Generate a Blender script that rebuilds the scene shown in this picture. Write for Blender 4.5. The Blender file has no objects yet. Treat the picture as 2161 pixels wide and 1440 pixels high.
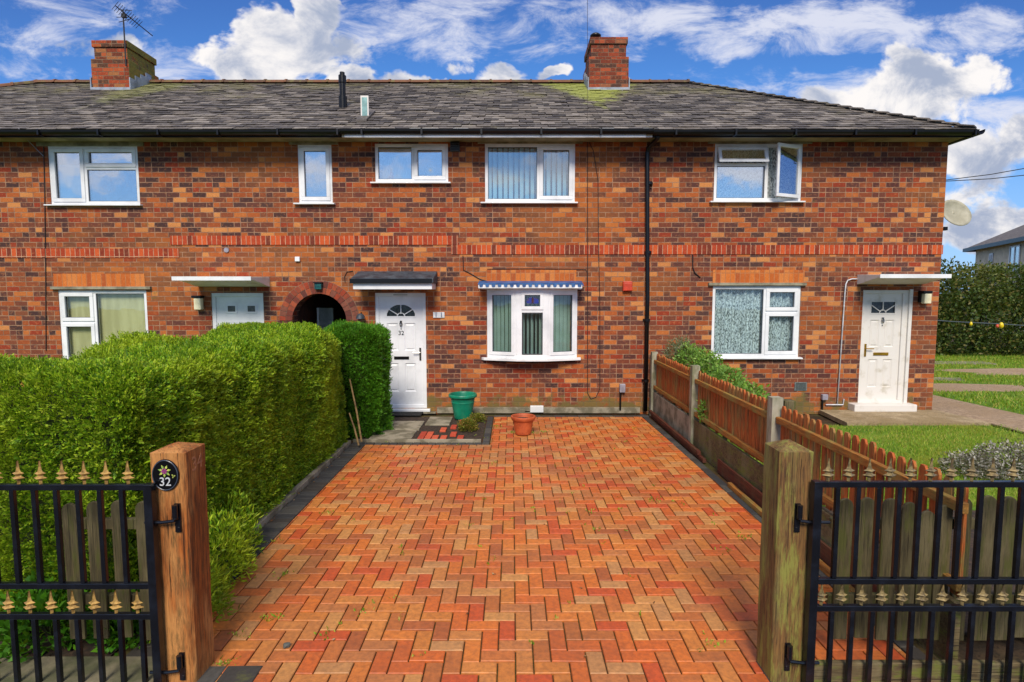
import bpy, bmesh, math, random
import numpy as np
from mathutils import Vector
R = math.radians
random.seed(7); rng = np.random.default_rng(7)
SC = bpy.context.scene
COL = SC.collection

# ------------------------------------------------------------ camera, sky, sun, exposure
H = 2.05; TH = math.atan(100/1200); FPX = 1200.0
cam = bpy.data.cameras.new('camera'); camo = bpy.data.objects.new('camera', cam); COL.objects.link(camo)
cam.sensor_width = 36; cam.lens = 36*FPX/2161; cam.clip_end = 600; cam.clip_start = 0.05
camo.location = (0, 0, H); camo.rotation_euler = (math.pi/2-TH, 0, 0)
SC.camera = camo
SC.view_settings.view_transform = 'Standard'; SC.view_settings.look = 'None'
SC.view_settings.exposure = 1.05; SC.view_settings.gamma = 1

def lin(c):
    out = []
    for v in c[:3]:
        v /= 255.0
        out.append(v/12.92 if v <= 0.04045 else ((v+0.055)/1.055)**2.4)
    return (*out, 1.0)

class NT:
    """small node-tree helper"""
    def __init__(s, tree):
        s.t = tree; s.n = tree.nodes; s.l = tree.links
    def add(s, typ, ins=None, **props):
        nd = s.n.new(typ)
        for k, v in props.items(): setattr(nd, k, v)
        for k, v in (ins or {}).items(): s.set(nd.inputs[k], v)
        return nd
    def set(s, sock, v):
        if isinstance(v, bpy.types.NodeSocket): s.l.new(v, sock)
        else: sock.default_value = v
    def math(s, op, a, b=None, c=None, clamp=False):
        nd = s.n.new('ShaderNodeMath'); nd.operation = op; nd.use_clamp = clamp
        s.set(nd.inputs[0], a)
        if b is not None: s.set(nd.inputs[1], b)
        if c is not None: s.set(nd.inputs[2], c)
        return nd.outputs[0]
    def mix(s, f, a, b, mode='MIX'):
        nd = s.n.new('ShaderNodeMix'); nd.data_type = 'RGBA'; nd.blend_type = mode
        s.set(nd.inputs[0], f); s.set(nd.inputs[6], a); s.set(nd.inputs[7], b)
        return nd.outputs[2]
    def ramp(s, f, stops, interp='LINEAR'):
        nd = s.n.new('ShaderNodeValToRGB'); cr = nd.color_ramp; cr.interpolation = interp
        while len(cr.elements) < len(stops): cr.elements.new(0.5)
        for e, (p, c) in zip(cr.elements, stops):
            e.position = p; e.color = c if len(c) == 4 else (*c, 1)
        s.set(nd.inputs[0], f)
        return nd.outputs[0]
    def smooth(s, v, lo, hi, a=0.0, b=1.0):
        nd = s.n.new('ShaderNodeMapRange'); nd.interpolation_type = 'SMOOTHSTEP'
        s.set(nd.inputs[0], v); nd.inputs[1].default_value = lo; nd.inputs[2].default_value = hi
        nd.inputs[3].default_value = a; nd.inputs[4].default_value = b
        return nd.outputs[0]
    def noise(s, vec, scale, detail=4, rough=0.55, dist=0.0):
        nd = s.n.new('ShaderNodeTexNoise')
        if vec is not None: s.l.new(vec, nd.inputs['Vector'])
        nd.inputs['Scale'].default_value = scale; nd.inputs['Detail'].default_value = detail
        nd.inputs['Roughness'].default_value = rough; nd.inputs['Distortion'].default_value = dist
        return nd.outputs[0]
    def mapping(s, vec, scale=(1, 1, 1), loc=(0, 0, 0), rot=(0, 0, 0)):
        nd = s.n.new('ShaderNodeMapping'); s.l.new(vec, nd.inputs[0])
        nd.inputs['Scale'].default_value = scale; nd.inputs['Location'].default_value = loc; nd.inputs['Rotation'].default_value = rot
        return nd.outputs[0]

# ---- world: Nishita sky, tinted deeper, with procedural clouds laid out by world direction
SUN_EL, SUN_AZ = R(41), R(183)      # azimuth measured from +Y towards +X; the sun stands behind the viewer, veiled by cloud
world = bpy.data.worlds.new('World'); SC.world = world; world.use_nodes = True
w = NT(world.node_tree); w.n.clear()
sky = w.add('ShaderNodeTexSky', sky_type='NISHITA', sun_disc=False)
sky.sun_elevation = SUN_EL; sky.sun_rotation = SUN_AZ; sky.altitude = 100; sky.air_density = 1.0; sky.dust_density = 0.6; sky.ozone_density = 3.0
tc = w.add('ShaderNodeTexCoord')
sep = w.add('ShaderNodeSeparateXYZ', {0: tc.outputs['Generated']})
ya = w.math('MAXIMUM', w.math('ABSOLUTE', sep.outputs[1]), 0.12)
a_ = w.math('DIVIDE', sep.outputs[0], ya); b_ = w.math('DIVIDE', sep.outputs[2], ya)
ab = w.add('ShaderNodeCombineXYZ', {0: a_, 1: b_}).outputs[0]
zz = w.math('MAXIMUM', w.math('ADD', sep.outputs[2], 0.10), 0.05)
pl = w.add('ShaderNodeCombineXYZ', {0: w.math('DIVIDE', sep.outputs[0], zz), 1: w.math('DIVIDE', ya, zz)}).outputs[0]
n_hi = w.noise(w.mapping(ab, (1, 1.35, 1)), 5.5, 12, 0.62, 0.3)
wa = w.math('MULTIPLY_ADD', w.math('SUBTRACT', w.noise(ab, 9, 4, .6), .5), .14, a_); wb_ = w.math('MULTIPLY_ADD', w.math('SUBTRACT', w.noise(w.mapping(ab, (1,1,1), (7,3,0)), 9, 4, .6), .5), .09, b_)
def blobs(lst):
    tot = None
    for (ca, cb, ra, rb, st) in lst:
        da = w.math('DIVIDE', w.math('SUBTRACT', wa, ca), ra); db = w.math('DIVIDE', w.math('SUBTRACT', wb_, cb), rb)
        q = w.math('ADD', w.math('MULTIPLY', da, da), w.math('MULTIPLY', db, db))
        g = w.math('MULTIPLY', w.math('SUBTRACT', 1.0, q), st)
        tot = g if tot is None else w.math('MAXIMUM', tot, g)
    return tot
def ab_px(u, v, ru, rv, st):
    x = (u-1080.5)/1200; y = -(v-720)/1200; c, q = math.cos(TH), math.sin(TH); Y = c+y*q; Z = -q+y*c
    return (x/Y, Z/Y, ru/1200, rv/1200, st)
BL = [ab_px(*q) for q in ((585,125,135,95,.80),(555,60,75,60,.65),(650,40,55,75,.7),(735,175,70,35,.55),(470,115,65,40,.5),
      (1950,190,150,95,.85),(1880,240,170,60,.75),(2080,330,140,110,.55),(2060,410,120,70,.5),(2100,480,120,70,.75),(1760,215,80,30,.4),
      (240,105,100,30,.42),(1050,160,75,26,.45),(900,172,70,22,.5),(1170,152,42,14,.4),(980,125,30,22,.3),(740,110,60,40,.28),(880,170,60,22,.4))]
AL = [ab_px(*q) for q in ((1000,45,300,70,.34),(1420,55,170,70,.42),(1760,60,260,65,.40),(1520,105,130,34,.42),(2050,60,170,60,.34),(1800,190,200,50,.30),
      (800,90,110,80,.30),(90,80,140,70,.30),(330,150,120,50,.25),(1650,60,90,50,.42),(2100,230,120,80,.3),(150,20,180,40,.2),(1300,20,120,40,.25))]
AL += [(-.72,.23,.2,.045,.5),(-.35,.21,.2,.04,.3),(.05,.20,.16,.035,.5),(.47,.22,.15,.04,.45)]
cum = w.math('ADD', blobs(BL), w.math('MULTIPLY', w.math('SUBTRACT', n_hi, 0.5), 2.6))
cum_m = w.smooth(cum, 0.06, 0.36)
n_ci = w.noise(w.mapping(ab, (1.0, 2.2, 1), rot=(0, 0, R(-14))), 6.5, 11, 0.68, 0.5)
al = w.math('ADD', w.math('MAXIMUM', blobs(AL), -0.25), w.smooth(b_, 0.62, 1.1, 0.0, 0.75))  # extra cloud high overhead, out of view, added to whiten the ambient light
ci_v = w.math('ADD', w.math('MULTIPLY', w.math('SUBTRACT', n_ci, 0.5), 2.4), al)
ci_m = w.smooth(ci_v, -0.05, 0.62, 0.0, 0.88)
n_sh = w.noise(w.mapping(ab, (1, 1.3, 1), (0.018, -0.05, 0)), 6.5, 9, 0.62, 0.4)
shade = w.smooth(w.math('ADD', n_sh, w.math('MULTIPLY', cum, 0.13)), 0.45, 0.70)
cum_c = w.mix(shade, (5.6, 5.4, 5.3, 1), (2.2, 2.55, 3.4, 1))
blue = w.ramp(w.smooth(b_, 0.02, 0.60), [(0, (1.5, 3.1, 5.6)), (0.45, (0.38, 1.75, 4.9)), (1, (0.12, 0.62, 2.6))])
base = w.mix(0.18, blue, sky.outputs[0])
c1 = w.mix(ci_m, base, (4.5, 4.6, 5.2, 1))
c2 = w.mix(cum_m, c1, cum_c)
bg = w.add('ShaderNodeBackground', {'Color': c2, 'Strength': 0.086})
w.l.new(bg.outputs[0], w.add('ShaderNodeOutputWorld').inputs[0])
world.cycles.sampling_method = 'AUTOMATIC'

sun = bpy.data.lights.new('sun', 'SUN'); suno = bpy.data.objects.new('sun', sun); COL.objects.link(suno)
sun.energy = 2.05; sun.angle = R(20); sun.color = (1.0, 0.90, 0.76)
sd = Vector((math.sin(SUN_AZ)*math.cos(SUN_EL), math.cos(SUN_AZ)*math.cos(SUN_EL), math.sin(SUN_EL)))
suno.rotation_euler = sd.to_track_quat('Z', 'Y').to_euler(); suno.location = (0, -5, 12)

# ------------------------------------------------------------ measuring: a point of the photo set on a real plane
ct, st = math.cos(TH), math.sin(TH)
def ray(u, v):
    x = (u-1080.5)/FPX; y = -(v-720)/FPX
    return x, ct+y*st, -st+y*ct
def on_wall(u, v, Y):
    a, b, e = ray(u, v); t = Y/b; return a*t, H+e*t
def on_ground(u, v, Z=0.0):
    a, b, e = ray(u, v); t = (Z-H)/e; return a*t, b*t
D = 9.8     # the terrace's front wall

# ------------------------------------------------------------ mesh helpers
class MB:
    def __init__(s): s.v = []; s.f = []
    def face(s, pts):
        i = len(s.v); s.v += [tuple(p) for p in pts]; s.f.append(tuple(range(i, i+len(pts)))); return s
    def box(s, x0, x1, y0, y1, z0, z1):
        i = len(s.v)
        s.v += [(x0,y0,z0),(x1,y0,z0),(x1,y1,z0),(x0,y1,z0),(x0,y0,z1),(x1,y0,z1),(x1,y1,z1),(x0,y1,z1)]
        s.f += [tuple(i+k for k in q) for q in ((0,3,2,1),(4,5,6,7),(0,1,5,4),(1,2,6,5),(2,3,7,6),(3,0,4,7))]
        return s
    def prism(s, poly, axis, a, b):
        """poly: 2D loop; axis 'x','y','z' extrusion from a to b"""
        def p3(p, t):
            return {'x': (t, p[0], p[1]), 'y': (p[0], t, p[1]), 'z': (p[0], p[1], t)}[axis]
        i = len(s.v); n = len(poly)
        s.v += [p3(p, a) for p in poly]+[p3(p, b) for p in poly]
        s.f.append(tuple(range(i, i+n))); s.f.append(tuple(range(i+2*n-1, i+n-1, -1)))
        for k in range(n):
            m = (k+1) % n; s.f.append((i+k, i+n+k, i+n+m, i+m))
        return s
    def tube(s, pts, r, n=8, close=True):
        pts = [Vector(p) for p in pts]; rs = r if isinstance(r, (list, tuple)) else [r]*len(pts)
        i0 = len(s.v); prev = None
        for k, p in enumerate(pts):
            d = (pts[min(k+1, len(pts)-1)]-pts[max(k-1, 0)]).normalized()
            if prev is None:
                up = Vector((0,0,1)) if abs(d.z) < .9 else Vector((1,0,0)); a = d.cross(up).normalized()
            else: a = (prev-d*prev.dot(d)).normalized()
            prev = a; b = d.cross(a)
            for j in range(n):
                t = 2*math.pi*j/n; s.v.append(tuple(p+(a*math.cos(t)+b*math.sin(t))*rs[k]))
        for k in range(len(pts)-1):
            for j in range(n):
                m = (j+1) % n; s.f.append((i0+k*n+j, i0+k*n+m, i0+(k+1)*n+m, i0+(k+1)*n+j))
        if close:
            s.f.append(tuple(i0+j for j in range(n-1, -1, -1))); e = i0+(len(pts)-1)*n
            s.f.append(tuple(e+j for j in range(n)))
        return s
    def lathe(s, prof, c, n=32):
        i0 = len(s.v)
        for (r, z) in prof:
            for j in range(n):
                t = 2*math.pi*j/n; s.v.append((c[0]+r*math.cos(t), c[1]+r*math.sin(t), c[2]+z))
        for k in range(len(prof)-1):
            for j in range(n):
                m = (j+1) % n; s.f.append((i0+k*n+j, i0+k*n+m, i0+(k+1)*n+m, i0+(k+1)*n+j))
        return s
    def bar(s, p, q, wd, ht, up=(0,0,1)):
        p = Vector(p); q = Vector(q); d = (q-p).normalized(); up = Vector(up)
        a = d.cross(up).normalized()*wd/2; b = a.cross(d).normalized()*ht/2
        i = len(s.v)
        for o in (p, q): s.v += [tuple(o-a-b), tuple(o+a-b), tuple(o+a+b), tuple(o-a+b)]
        s.f += [tuple(i+k for k in qd) for qd in ((0,1,2,3),(7,6,5,4),(0,4,5,1),(1,5,6,2),(2,6,7,3),(3,7,4,0))]
        return s

ORG = {}
def mesh_from(name, V, F, mt, smooth=False):
    me = bpy.data.meshes.new(name)
    me.from_pydata(V, [], F); me.update()
    if mt: me.materials.append(mt)
    if smooth: me.polygons.foreach_set('use_smooth', [True]*len(me.polygons))
    return me
def build(name, mb, mt, parent=None, smooth=False, bevel=0.0, loc=None, fixn=True):
    """one mesh object; mb is in world coordinates, stored about the parent's base (or about loc)"""
    o0 = ORG[parent.name] if parent else Vector(loc or (0,0,0))
    V = [(x-o0[0], y-o0[1], z-o0[2]) for (x, y, z) in mb.v]
    me = mesh_from(name, V, mb.f, mt, smooth)
    if fixn:
        b = bmesh.new(); b.from_mesh(me); bmesh.ops.recalc_face_normals(b, faces=b.faces); b.to_mesh(me); b.free()
    o = bpy.data.objects.new(name, me); COL.objects.link(o)
    if parent: o.parent = parent; ORG[o.name] = o0
    else: o.location = o0; ORG[o.name] = o0
    if bevel:
        m = o.modifiers.new('bevel', 'BEVEL'); m.width = bevel; m.segments = 2; m.limit_method = 'ANGLE'
    return o
def np_mesh(name, V, F, mt, parent=None, loc=(0,0,0)):
    """fast mesh of quads or triangles from arrays"""
    o0 = np.array(ORG[parent.name] if parent else loc, dtype=np.float64)
    me = bpy.data.meshes.new(name); V = (V-o0).astype(np.float32)
    me.vertices.add(len(V)); me.vertices.foreach_set('co', V.ravel())
    k = F.shape[1]; me.loops.add(F.size); me.polygons.add(len(F))
    me.loops.foreach_set('vertex_index', F.ravel().astype(np.int32))
    me.polygons.foreach_set('loop_start', np.arange(0, F.size, k, dtype=np.int32))
    me.polygons.foreach_set('loop_total', np.full(len(F), k, dtype=np.int32))
    me.update(calc_edges=True); me.materials.append(mt)
    o = bpy.data.objects.new(name, me); COL.objects.link(o)
    if parent: o.parent = parent
    else: o.location = tuple(o0)
    ORG[o.name] = Vector(o0)
    return o
def tag(o, label=None, cat=None, group=None, kind=None):
    if label: o['label'] = label
    if cat: o['category'] = cat
    if group: o['group'] = group
    if kind: o['kind'] = kind
    return o
def thing(name, label, cat, loc, group=None):
    o = bpy.data.objects.new(name, None); COL.objects.link(o); o.location = loc; o.empty_display_size = .1
    ORG[o.name] = Vector(loc); tag(o, label, cat, group); return o
def struct(o): o['kind'] = 'structure'; return o
def copy_part(o, parent, off):
    c = o.copy(); COL.objects.link(c); c.parent = parent; c.location = Vector(o.location)+Vector(off)
    ORG[c.name] = ORG[parent.name]; return c
def text_mb(txt, size, x, y, z, depth=0.004, rotz=0.0):
    cu = bpy.data.curves.new('t', 'FONT'); cu.body = txt; cu.size = size; cu.extrude = depth/2; cu.align_x = 'CENTER'; cu.align_y = 'CENTER'
    to = bpy.data.objects.new('t', cu); COL.objects.link(to)
    dg = bpy.context.evaluated_depsgraph_get(); me = bpy.data.meshes.new_from_object(to.evaluated_get(dg))
    mb = MB(); c, s_ = math.cos(rotz), math.sin(rotz)
    for v in me.vertices:
        px, pz, py = v.co.x, v.co.y, -v.co.z
        mb.v.append((x+px*c-py*s_, y+px*s_+py*c, z+pz))
    mb.f = [tuple(p.vertices) for p in me.polygons]
    bpy.data.objects.remove(to); bpy.data.curves.remove(cu); bpy.data.meshes.remove(me)
    return mb

# ------------------------------------------------------------ materials
def newmat(name):
    m = bpy.data.materials.new(name); m.use_nodes = True; t = NT(m.node_tree); t.n.clear()
    out = t.add('ShaderNodeOutputMaterial'); bs = t.add('ShaderNodeBsdfPrincipled'); t.l.new(bs.outputs[0], out.inputs[0])
    geo = t.add('ShaderNodeNewGeometry')
    return m, t, bs, geo, out
def bump(t, bs, h, strength=0.4, dist=0.01):
    b = t.add('ShaderNodeBump', {'Height': h, 'Strength': strength, 'Distance': dist}); t.l.new(b.outputs[0], bs.inputs['Normal'])
def simple(name, col, rough=0.5, col2=None, ns=8.0, spec=0.5, bmp=0.0, metal=0.0, stretch=(1,1,1), lo=.35, hi=.65, bscale=None):
    m, t, bs, geo, out = newmat(name)
    bs.inputs['Roughness'].default_value = rough; bs.inputs['Specular IOR Level'].default_value = spec; bs.inputs['Metallic'].default_value = metal
    vec = t.mapping(geo.outputs['Position'], stretch)
    if col2 is None: col2 = [c*0.82 for c in col]
    n = t.noise(vec, ns, 6, 0.6)
    t.set(bs.inputs['Base Color'], t.mix(t.smooth(n, lo, hi), lin(col), lin(col2)))
    if bmp: bump(t, bs, t.noise(vec, bscale or ns*6, 4, .6), bmp, 0.006)
    return m
def island(name, cols, rough=0.6, ns=14.0, vary=0.35, bmp=0.3, big=None, bign=0.8, moss=None, stretch=(1,1,1), spec=.35, trans=0.0):
    """colour picked per loose piece of the mesh, mottled by noise"""
    m, t, bs, geo, out = newmat(name)
    n = len(cols); r = geo.outputs['Random Per Island']
    c = t.ramp(r, [(i/n, lin(cl)) for i, cl in enumerate(cols)], 'CONSTANT')
    pos = t.mapping(geo.outputs['Position'], stretch)
    nz = t.noise(pos, ns, 6, .65)
    c = t.mix(t.smooth(nz, .3, .75, 0, vary), c, (0.02, 0.018, 0.015, 1))
    c = t.mix(t.smooth(t.noise(pos, ns*.37, 3, .5), .45, .75, 0, vary*.8), c, t.mix(.5, c, (1, .9, .75, 1), 'SOFT_LIGHT'))
    if big:
        c = t.mix(t.smooth(t.noise(geo.outputs['Position'], bign, 4, .6), .45, .68, 0, .75), c, t.mix(.55, lin(big), c))
    if moss:
        c = t.mix(t.smooth(t.noise(geo.outputs['Position'], moss[1], 6, .7), moss[2], moss[2]+.1, 0, .8), c, lin(moss[0]))
    t.set(bs.inputs['Base Color'], c); bs.inputs['Roughness'].default_value = rough; bs.inputs['Specular IOR Level'].default_value = spec
    if bmp: bump(t, bs, nz, bmp, .004)
    if trans:
        tr = t.add('ShaderNodeBsdfTranslucent', {'Color': c}); mx = t.add('ShaderNodeMixShader', {0: trans}); t.l.new(bs.outputs[0], mx.inputs[1]); t.l.new(tr.outputs[0], mx.inputs[2])
        t.l.new(mx.outputs[0], out.inputs[0])
    return m
def brickmat(name, stops, bw=.2255, bh=.0835, off=.5, mortar=.011, mcol=(160,126,100), v0=0.0, patch=True, mcol2=(122,94,76), moss=0.0):
    m, t, bs, geo, out = newmat(name)
    sp = t.add('ShaderNodeSeparateXYZ', {0: geo.outputs['Position']})
    u = t.math('ADD', sp.outputs[0], sp.outputs[1]); z = t.math('ADD', sp.outputs[2], -v0)
    wob = t.math('MULTIPLY', t.math('SUBTRACT', t.noise(geo.outputs['Position'], 9, 3), .5), .006)
    vec = t.add('ShaderNodeCombineXYZ', {0: t.math('ADD', u, wob), 1: t.math('ADD', z, wob)}).outputs[0]
    br = t.add('ShaderNodeTexBrick', {'Vector': vec, 'Color1': (0,0,0,1), 'Color2': (1,1,1,1), 'Mortar': (.5,.5,.5,1), 'Scale': 1.0,
               'Mortar Size': mortar*.58, 'Mortar Smooth': .25, 'Bias': 0.0, 'Brick Width': bw, 'Row Height': bh}, offset=off, offset_frequency=2)
    cval, fac = br.outputs['Color'], br.outputs['Fac']
    if off:     # about a quarter of the stretchers are pairs of headers instead
        b2 = t.add('ShaderNodeTexBrick', {'Vector': vec, 'Color1': (0,0,0,1), 'Color2': (1,1,1,1), 'Mortar': (.5,.5,.5,1), 'Scale': 1.0,
                   'Mortar Size': mortar*.58, 'Mortar Smooth': .25, 'Bias': 0.0, 'Brick Width': bw/2, 'Row Height': bh}, offset=0.0, offset_frequency=2)
        v1 = t.add('ShaderNodeRGBToBW', {0: cval}).outputs[0]
        sel = t.math('GREATER_THAN', t.math('FRACT', t.math('MULTIPLY', v1, 17.31)), .74)
        cval = t.mix(sel, cval, b2.outputs['Color']); fac = t.math('MAXIMUM', fac, t.math('MULTIPLY', sel, b2.outputs['Fac']))
    c = t.ramp(cval, [(p, lin(cl)) for p, cl in stops], 'CONSTANT')
    c = t.mix(.06, c, lin((150,84,46)))
    fine = t.noise(t.mapping(vec, (1, 2.0, 1)), 46, 7, .8)
    c = t.mix(t.smooth(fine, .42, .66, 0, .62), c, t.mix(.6, c, (.035,.018,.012,1)))
    c = t.mix(t.smooth(t.noise(t.mapping(vec, (1, 1, 1), (5, 3, 0)), 19, 4, .6), .5, .72, 0, .45), c, t.mix(.5, c, lin((226,150,92))))
    if patch:
        big = t.noise(t.mapping(vec, (.6, 1.0, 1)), .9, 4, .6)
        c = t.mix(t.smooth(big, .46, .62, 0, .40), c, t.mix(.55, c, lin((120,50,34)), 'MIX'))
        c = t.mix(t.smooth(t.noise(t.mapping(vec, (.5, 1, 1), (9, 2, 0)), .8, 3, .5), .5, .64, 0, .35), c, lin((178,106,44)))
    if patch:
        strk = t.noise(t.mapping(vec, (5.5, .45, 1)), 1.3, 5, .65)
        c = t.mix(t.smooth(strk, .56, .74, 0, .38), c, t.mix(.75, c, (.045,.03,.022,1)))
    mc = t.mix(t.smooth(t.noise(vec, 7, 5, .6), .38, .62), lin(mcol), lin(mcol2))
    if moss:
        low = t.smooth(sp.outputs[2], .05, .55, 1, 0)
        mm = t.smooth(t.math('ADD', t.noise(vec, 3.2, 5, .7), t.math('MULTIPLY', low, .22)), .62, .76, 0, moss)
        c = t.mix(mm, c, lin((104,96,52))); mc = t.mix(mm, mc, lin((96,88,56)))
    col = t.mix(fac, c, mc)
    t.set(bs.inputs['Base Color'], col); bs.inputs['Roughness'].default_value = .85; bs.inputs['Specular IOR Level'].default_value = .25
    hgt = t.math('ADD', t.math('MULTIPLY', fac, -1.0), t.math('MULTIPLY', fine, .35))
    hgt = t.math('ADD', hgt, t.math('MULTIPLY', t.add('ShaderNodeRGBToBW', {0: br.outputs['Color']}).outputs[0], .25))
    bump(t, bs, hgt, .55, .006)
    return m

WALLSTOPS = [(0,(58,42,44)),(.08,(82,50,46)),(.18,(110,60,44)),(.28,(134,70,42)),(.37,(94,56,48)),(.45,(152,76,38)),(.55,(168,88,42)),
             (.64,(72,52,50)),(.70,(142,52,30)),(.78,(182,104,50)),(.86,(122,70,48)),(.94,(200,132,74))]
M_brick = brickmat('brickwork', WALLSTOPS, moss=.8)
M_band = brickmat('soldier_brick', [(0,(160,56,30)),(.2,(184,72,34)),(.4,(128,46,30)),(.55,(200,86,42)),(.75,(172,64,36)),(.9,(110,48,36))], bw=.0835, bh=.9, off=0, patch=False, v0=-.02, mcol=(190,150,122), mcol2=(164,124,98))
M_lintel = brickmat('lintel_brick', [(0,(186,96,40)),(.25,(202,112,48)),(.5,(170,84,40)),(.75,(206,124,62))], bw=.0835, bh=.9, off=0, patch=False, mcol=(176,120,80), mcol2=(160,104,66), v0=-.3)
M_chim = brickmat('chimney_brick', [(0,(112,48,32)),(.2,(142,60,36)),(.45,(92,46,34)),(.6,(160,74,44)),(.8,(70,48,42)),(.9,(140,84,58))], mcol=(120,96,78), mcol2=(84,72,60), patch=False)
def mossy_side(name):
    m = brickmat(name, [(0,(120,48,28)),(.2,(150,62,34)),(.45,(100,48,32)),(.6,(166,80,42)),(.8,(74,50,38)),(.9,(150,96,56))], mcol=(124,104,84), mcol2=(90,80,64), patch=False)
    t = NT(m.node_tree); bs = [n for n in t.n if n.type == 'BSDF_PRINCIPLED'][0]; lk = bs.inputs['Base Color'].links[0].from_socket
    geo = t.add('ShaderNodeNewGeometry'); nx = t.add('ShaderNodeSeparateXYZ', {0: geo.outputs['True Normal']}).outputs[0]; pz = t.add('ShaderNodeSeparateXYZ', {0: geo.outputs['Position']}).outputs[2]
    a = t.math('ADD', t.math('MULTIPLY', nx, .30), t.smooth(pz, 7.1, 7.6, -.06, .14)); nz = t.noise(geo.outputs['Position'], 5, 6, .7)
    k = t.smooth(t.math('ADD', nz, a), .60, .74, 0, .8)
    mc = t.mix(t.noise(geo.outputs['Position'], 13, 3), lin((150,140,52)), lin((84,84,44)))
    t.set(bs.inputs['Base Color'], t.mix(k, lk, mc)); return m
M_chim_moss = mossy_side('mossy_chimney_brick')
M_arch = island('arch_brick', [(142,66,44),(116,54,42),(160,76,48),(100,52,44),(150,60,36),(128,74,58)], .85, 30, .4, .4)
M_mortar = simple('mortar', (150,120,98), .95, (112,92,76), 12, bmp=.4)
M_upvc = simple('white_upvc', (226,228,230), .32, (204,206,208), 2.2, lo=.4, hi=.7)
M_upvc_old = simple('weathered_white_paint', (214,210,204), .5, (178,170,152), 5, bmp=.2, lo=.5, hi=.8)
M_gasket = simple('grey_gasket', (70,76,84), .6)
M_black = simple('black_plastic', (10,10,12), .34, (18,18,22), 6, lo=.4, hi=.8, spec=.35)
M_blackiron = simple('black_gate_paint', (13,15,22), .26, (24,28,38), 9, lo=.45, hi=.75, bmp=.1)
M_gold = simple('gold_finial_paint', (196,156,84), .4, (132,102,54), 40, metal=.2, bmp=.2)
M_goldold = simple('tarnished_gold_paint', (150,130,84), .45, (84,72,48), 40, metal=.15, bmp=.2)
M_brass = simple('brass', (196,150,50), .3, metal=.8)
M_chrome = simple('satin_chrome', (150,146,140), .25, metal=.9)
M_soffit = simple('weathered_soffit', (158,150,118), .7, (112,106,76), 2.5, bmp=.2)
M_conc_lintel = simple('concrete_lintel', (150,144,122), .8, (108,102,84), 6, bmp=.4)
M_conc = simple('old_concrete', (146,138,120), .9, (104,98,80), 5, bmp=.5, lo=.4, hi=.6)
M_concpost = simple('concrete_post', (158,154,136), .9, (112,112,84), 9, bmp=.5, stretch=(1,1,.4))
M_lead = simple('lead_flashing', (148,158,172), .5, (110,118,130), 5, bmp=.2)
M_felt = simple('canopy_felt', (38,46,56), .55, (70,82,92), 7, bmp=.5)
M_blueaw = simple('blue_canopy_sheet', (30,66,120), .45, (54,104,160), 6, stretch=(1,1,3))
M_whiteaw = simple('white_canopy_edge', (232,236,240), .4)
M_dark = simple('dark_interior', (26,24,22), .9)
M_roomwall = simple('room_wall', (120,112,98), .9)
M_terra = simple('terracotta', (190,92,48), .6, (158,70,36), 7, bmp=.15)
M_green = simple('green_plastic', (14,128,98), .38, (10,104,80), 5, bmp=.08)
M_soil = simple('soil', (70,52,38), .95, (38,30,22), 26, bmp=.9, lo=.35, hi=.6)
M_redbox = simple('orange_red_plastic', (206,66,34), .4)
M_greybox = simple('grey_plastic', (150,146,158), .45)
M_greenglass = simple('teal_lantern', (22,88,84), .25, (14,48,56), 20)
M_ridge = island('terracotta_ridge', [(108,72,54),(94,66,52),(118,80,58),(88,68,54)], .85, 20, .4, .4, moss=((108,100,62), 5, .50))
M_trim = simple('cane', (156,130,84), .7, (110,88,54), 14)
M_dish = simple('dish_grey', (176,172,152), .45, (150,146,126), 4)
M_wire = simple('black_cable', (22,20,20), .5)
M_wirebrown = simple('brown_cable', (46,30,26), .6)
M_whitepipe = simple('white_pipe', (214,216,222), .4)
M_cream = simple('lamp_glass', (244,236,200), .3, (226,216,178), 12)
M_shadecloth = simple('vertical_blind_fabric', (164,182,168), .8, (148,166,152), 3)
M_blindgrey = simple('grey_blind', (150,152,140), .8)
M_sheer = simple('pale_net_curtain', (190,196,204), .9, (140,150,160), 30, lo=.42, hi=.6)
M_lace = simple('patterned_fold_shaded_net', (214,218,216), .9, (96,102,102), 60, lo=.44, hi=.60, stretch=(1,1,.45))  # lace pattern; its vertical dark streaks put fold shading into the colour
M_beige = simple('beige_roller_blind', (206,190,138), .85, (186,170,118), 2.5, stretch=(4,1,.6))
M_blue_blind = simple('pale_blue_blind', (206,236,244), .8, (170,212,228), 3)

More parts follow.
